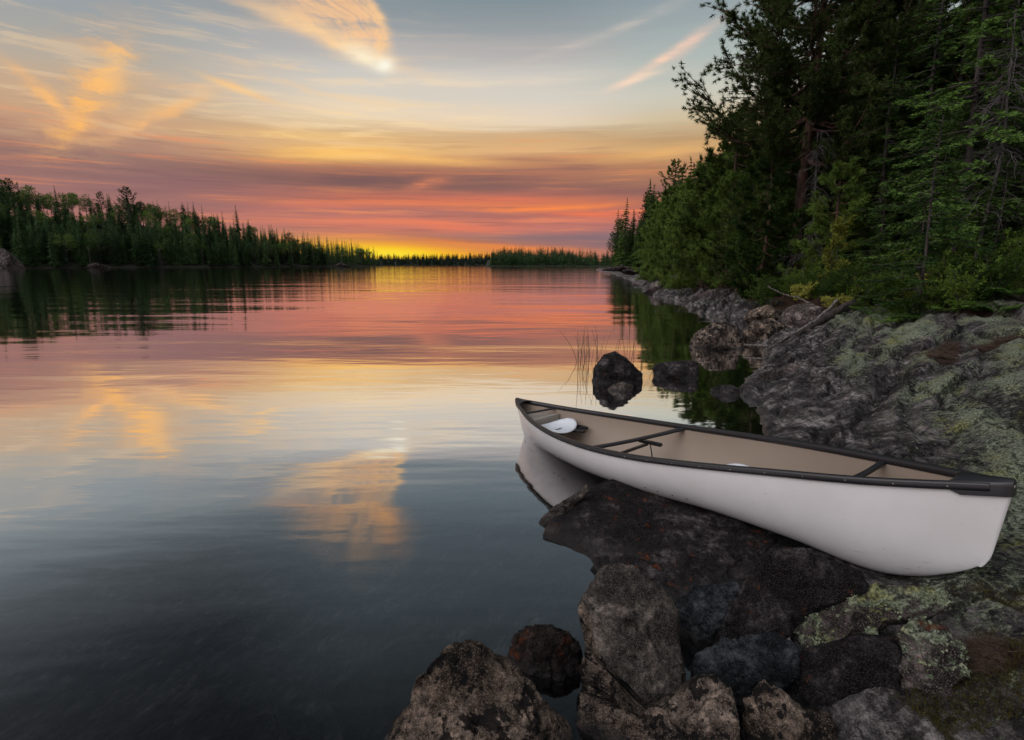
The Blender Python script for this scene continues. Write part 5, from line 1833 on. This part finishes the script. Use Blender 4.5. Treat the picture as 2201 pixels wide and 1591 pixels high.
stick('fallen_log', 'long dark fallen trunk sloping down from the forest to the boulders', [(1690, 735, 13.6), (1760, 690, 14.3), (1860, 640, 15.4), (1975, 590, 16.8)], 0.09, 0.15, M['log'], 1, 'log', 5)
stick('fallen_branch', 'bleached grey branch lying beside the dark fallen trunk down to the water', [(1640, 757, 13.2), (1700, 720, 13.5), (1760, 685, 13.8), (1800, 645, 14.2)], 0.018, 0.035, M['deadwood'], 2, 'branch', 4)
stick('fallen_branch', 'thin white dead branch arching out over the green bush', [(1650, 615, 17.0), (1680, 632, 16.6), (1715, 640, 16.2), (1750, 655, 15.8)], 0.010, 0.022, M['deadwood'], 3, 'branch', 2)
stick('fallen_branch', 'short pale driftwood stick at the water edge below the boulders', [(1600, 742, 13.6), (1625, 742, 13.5), (1652, 744, 13.4)], 0.02, 0.035, M['deadwood'], 4, 'branch', 1)
stick('fallen_branch', 'forked pale root lying on the dark bedrock', [(1722, 730, 12.9), (1727, 748, 12.5), (1730, 762, 12.2)], 0.02, 0.03, M['deadwood'], 5, 'branch', 2)
stick('fallen_branch', 'small white twig on the bedrock right of the forked root', [(1785, 732, 12.0), (1798, 737, 11.8), (1812, 733, 11.8)], 0.012, 0.018, M['deadwood'], 6, 'branch', 1)

# reeds: single stalks standing in the water
rr = np.random.default_rng(5)
reed_me = []
for i in range(6):
    b = MB()
    s = np.linspace(0, 1, 9)
    k = rr.uniform(-0.35, 0.35) * (1 if i else 0.1)
    b.tube(np.stack([k * s ** 2, rr.uniform(-.1, .1) * s ** 2, s * (1 - 0.3 * abs(k) * s)], 1) + np.array([0, 0, -0.12]), 0.0055 * (1 - 0.8 * s) + 0.0016, 4)
    if i > 3:
        b.tube([(k * .45, 0, .55), (k * .45 + 0.12, 0.02, .45), (k * .45 + 0.20, 0.02, .28)], [0.004, 0.003, 0.0012], 4)
    reed_me.append(b.mesh('reed', M['reed'], True))
for i in range(46):
    u = rr.random()
    px = rr.normal(1262, 12) if u < 0.3 else rr.uniform(1240, 1410) if u < 0.85 else rr.uniform(1410, 1450)
    py = rr.uniform(762, 800) if px < 1300 else rr.uniform(745, 792)
    q = on_water(px, py)
    o = link('reed', reed_me[rr.integers(6)], None, (q[0], q[1], 0))
    h = rr.uniform(0.55, 0.95) * (0.55 if px > 1410 else 1)
    o.scale = (h, h, h)
    o.rotation_euler = (rr.normal(0, 0.08), rr.normal(0, 0.12), rr.uniform(0, 6.28))
    tag(o, 'thin dry reed stalk standing in the water by the pyramid boulder', 'reed', 'reeds in the water')

# ------------------------------------------------------------------ ground cover close to the viewer
rg = np.random.default_rng(21)
# leafy lichen flakes
b = MB()
for V, N in LICHEN_PTS:
    if len(V) == 0:
        continue
    dist = np.linalg.norm(V, axis=1)
    k = rg.random(len(V)) < np.clip(26000.0 / len(V), 0, 1) if len(V) > 26000 else np.ones(len(V), bool)
    k &= fbm(V * 9.0 + 4, 3) > 0.10
    V, N = V[k], N[k]
    rep = 3 if len(V) < 8000 else 2
    V, N = np.repeat(V, rep, 0), np.repeat(N, rep, 0)
    n = len(V)
    V = V + rg.normal(0, 0.008, V.shape)
    d = rg.normal(size=(n, 3)); d = unit(unit(d - (d * N).sum(1, keepdims=True) * N) + N * rg.uniform(0.05, 0.5, (n, 1)))
    sz = 0.005 + 0.013 * rg.random(n) ** 2 * np.clip(np.linalg.norm(V, axis=1) / 3.2, 0.8, 2.2)
    b.leaves(V - d * (sz * 0.2)[:, None] + N * 0.001, d, sz, sz * 0.9, rng=rg, up=N + rg.normal(0, 0.5, N.shape))
tag(link('lichen', b.mesh('lichen', M['lichen'])), 'pale green leafy lichen crusting the near rocks', 'lichen', kind='stuff')
# needle litter
near = (np.hypot(GV[:, 0], GV[:, 1]) < 13) & (GLIT > 0.45) & (GV[:, 1] > 0.8) & (GV[:, 0] / np.maximum(GV[:, 1], 0.1) < 1.0) & (GV[:, 2] > 0.05)
idx = np.nonzero(near)[0]
idx = rg.choice(idx, 15000)
P = GV[idx] + rg.normal(0, 0.02, (len(idx), 3)) * np.array([1, 1, 0.2]) + np.array([0, 0, 0.006])
d = rg.normal(size=(len(idx), 3)) * np.array([1, 1, 0.22])
b = MB()
L = rg.uniform(0.04, 0.09, len(idx)) * np.clip(np.linalg.norm(P, axis=1) / 6, 0.8, 1.6)
b.blades(P, d, L, L * 0.045, rng=rg)
tag(link('needle_litter', b.mesh('needle_litter', M['needles'])), 'reddish brown fallen pine needles on the bedrock', 'needles', kind='stuff')
# moss on the corner bank
k = (GV[:, 0] > 1.7) & (GV[:, 0] < 3.3) & (GV[:, 1] > 1.3) & (GV[:, 1] < 2.75) & (GV[:, 2] > 0.08)
pool = GV[k]
mn = fbm(pool * np.array([2.6, 2.6, 0]) + 8, 4)
pool = pool[mn > 0.02]
P = pool[rg.choice(len(pool), 24000)] + rg.normal(0, 0.012, (24000, 3)) * np.array([1, 1, 0.2])
d = rg.normal(size=(24000, 3)) * 0.8 + np.array([0, 0, 1])
b = MB()
b.blades(P - np.array([0, 0, 0.004]), d, rg.uniform(0.012, 0.034, 24000), 0.004, rng=rg)
tag(link('moss', b.mesh('moss', M['moss'])), 'brown green moss on the bank at the lower right corner', 'moss', kind='stuff')
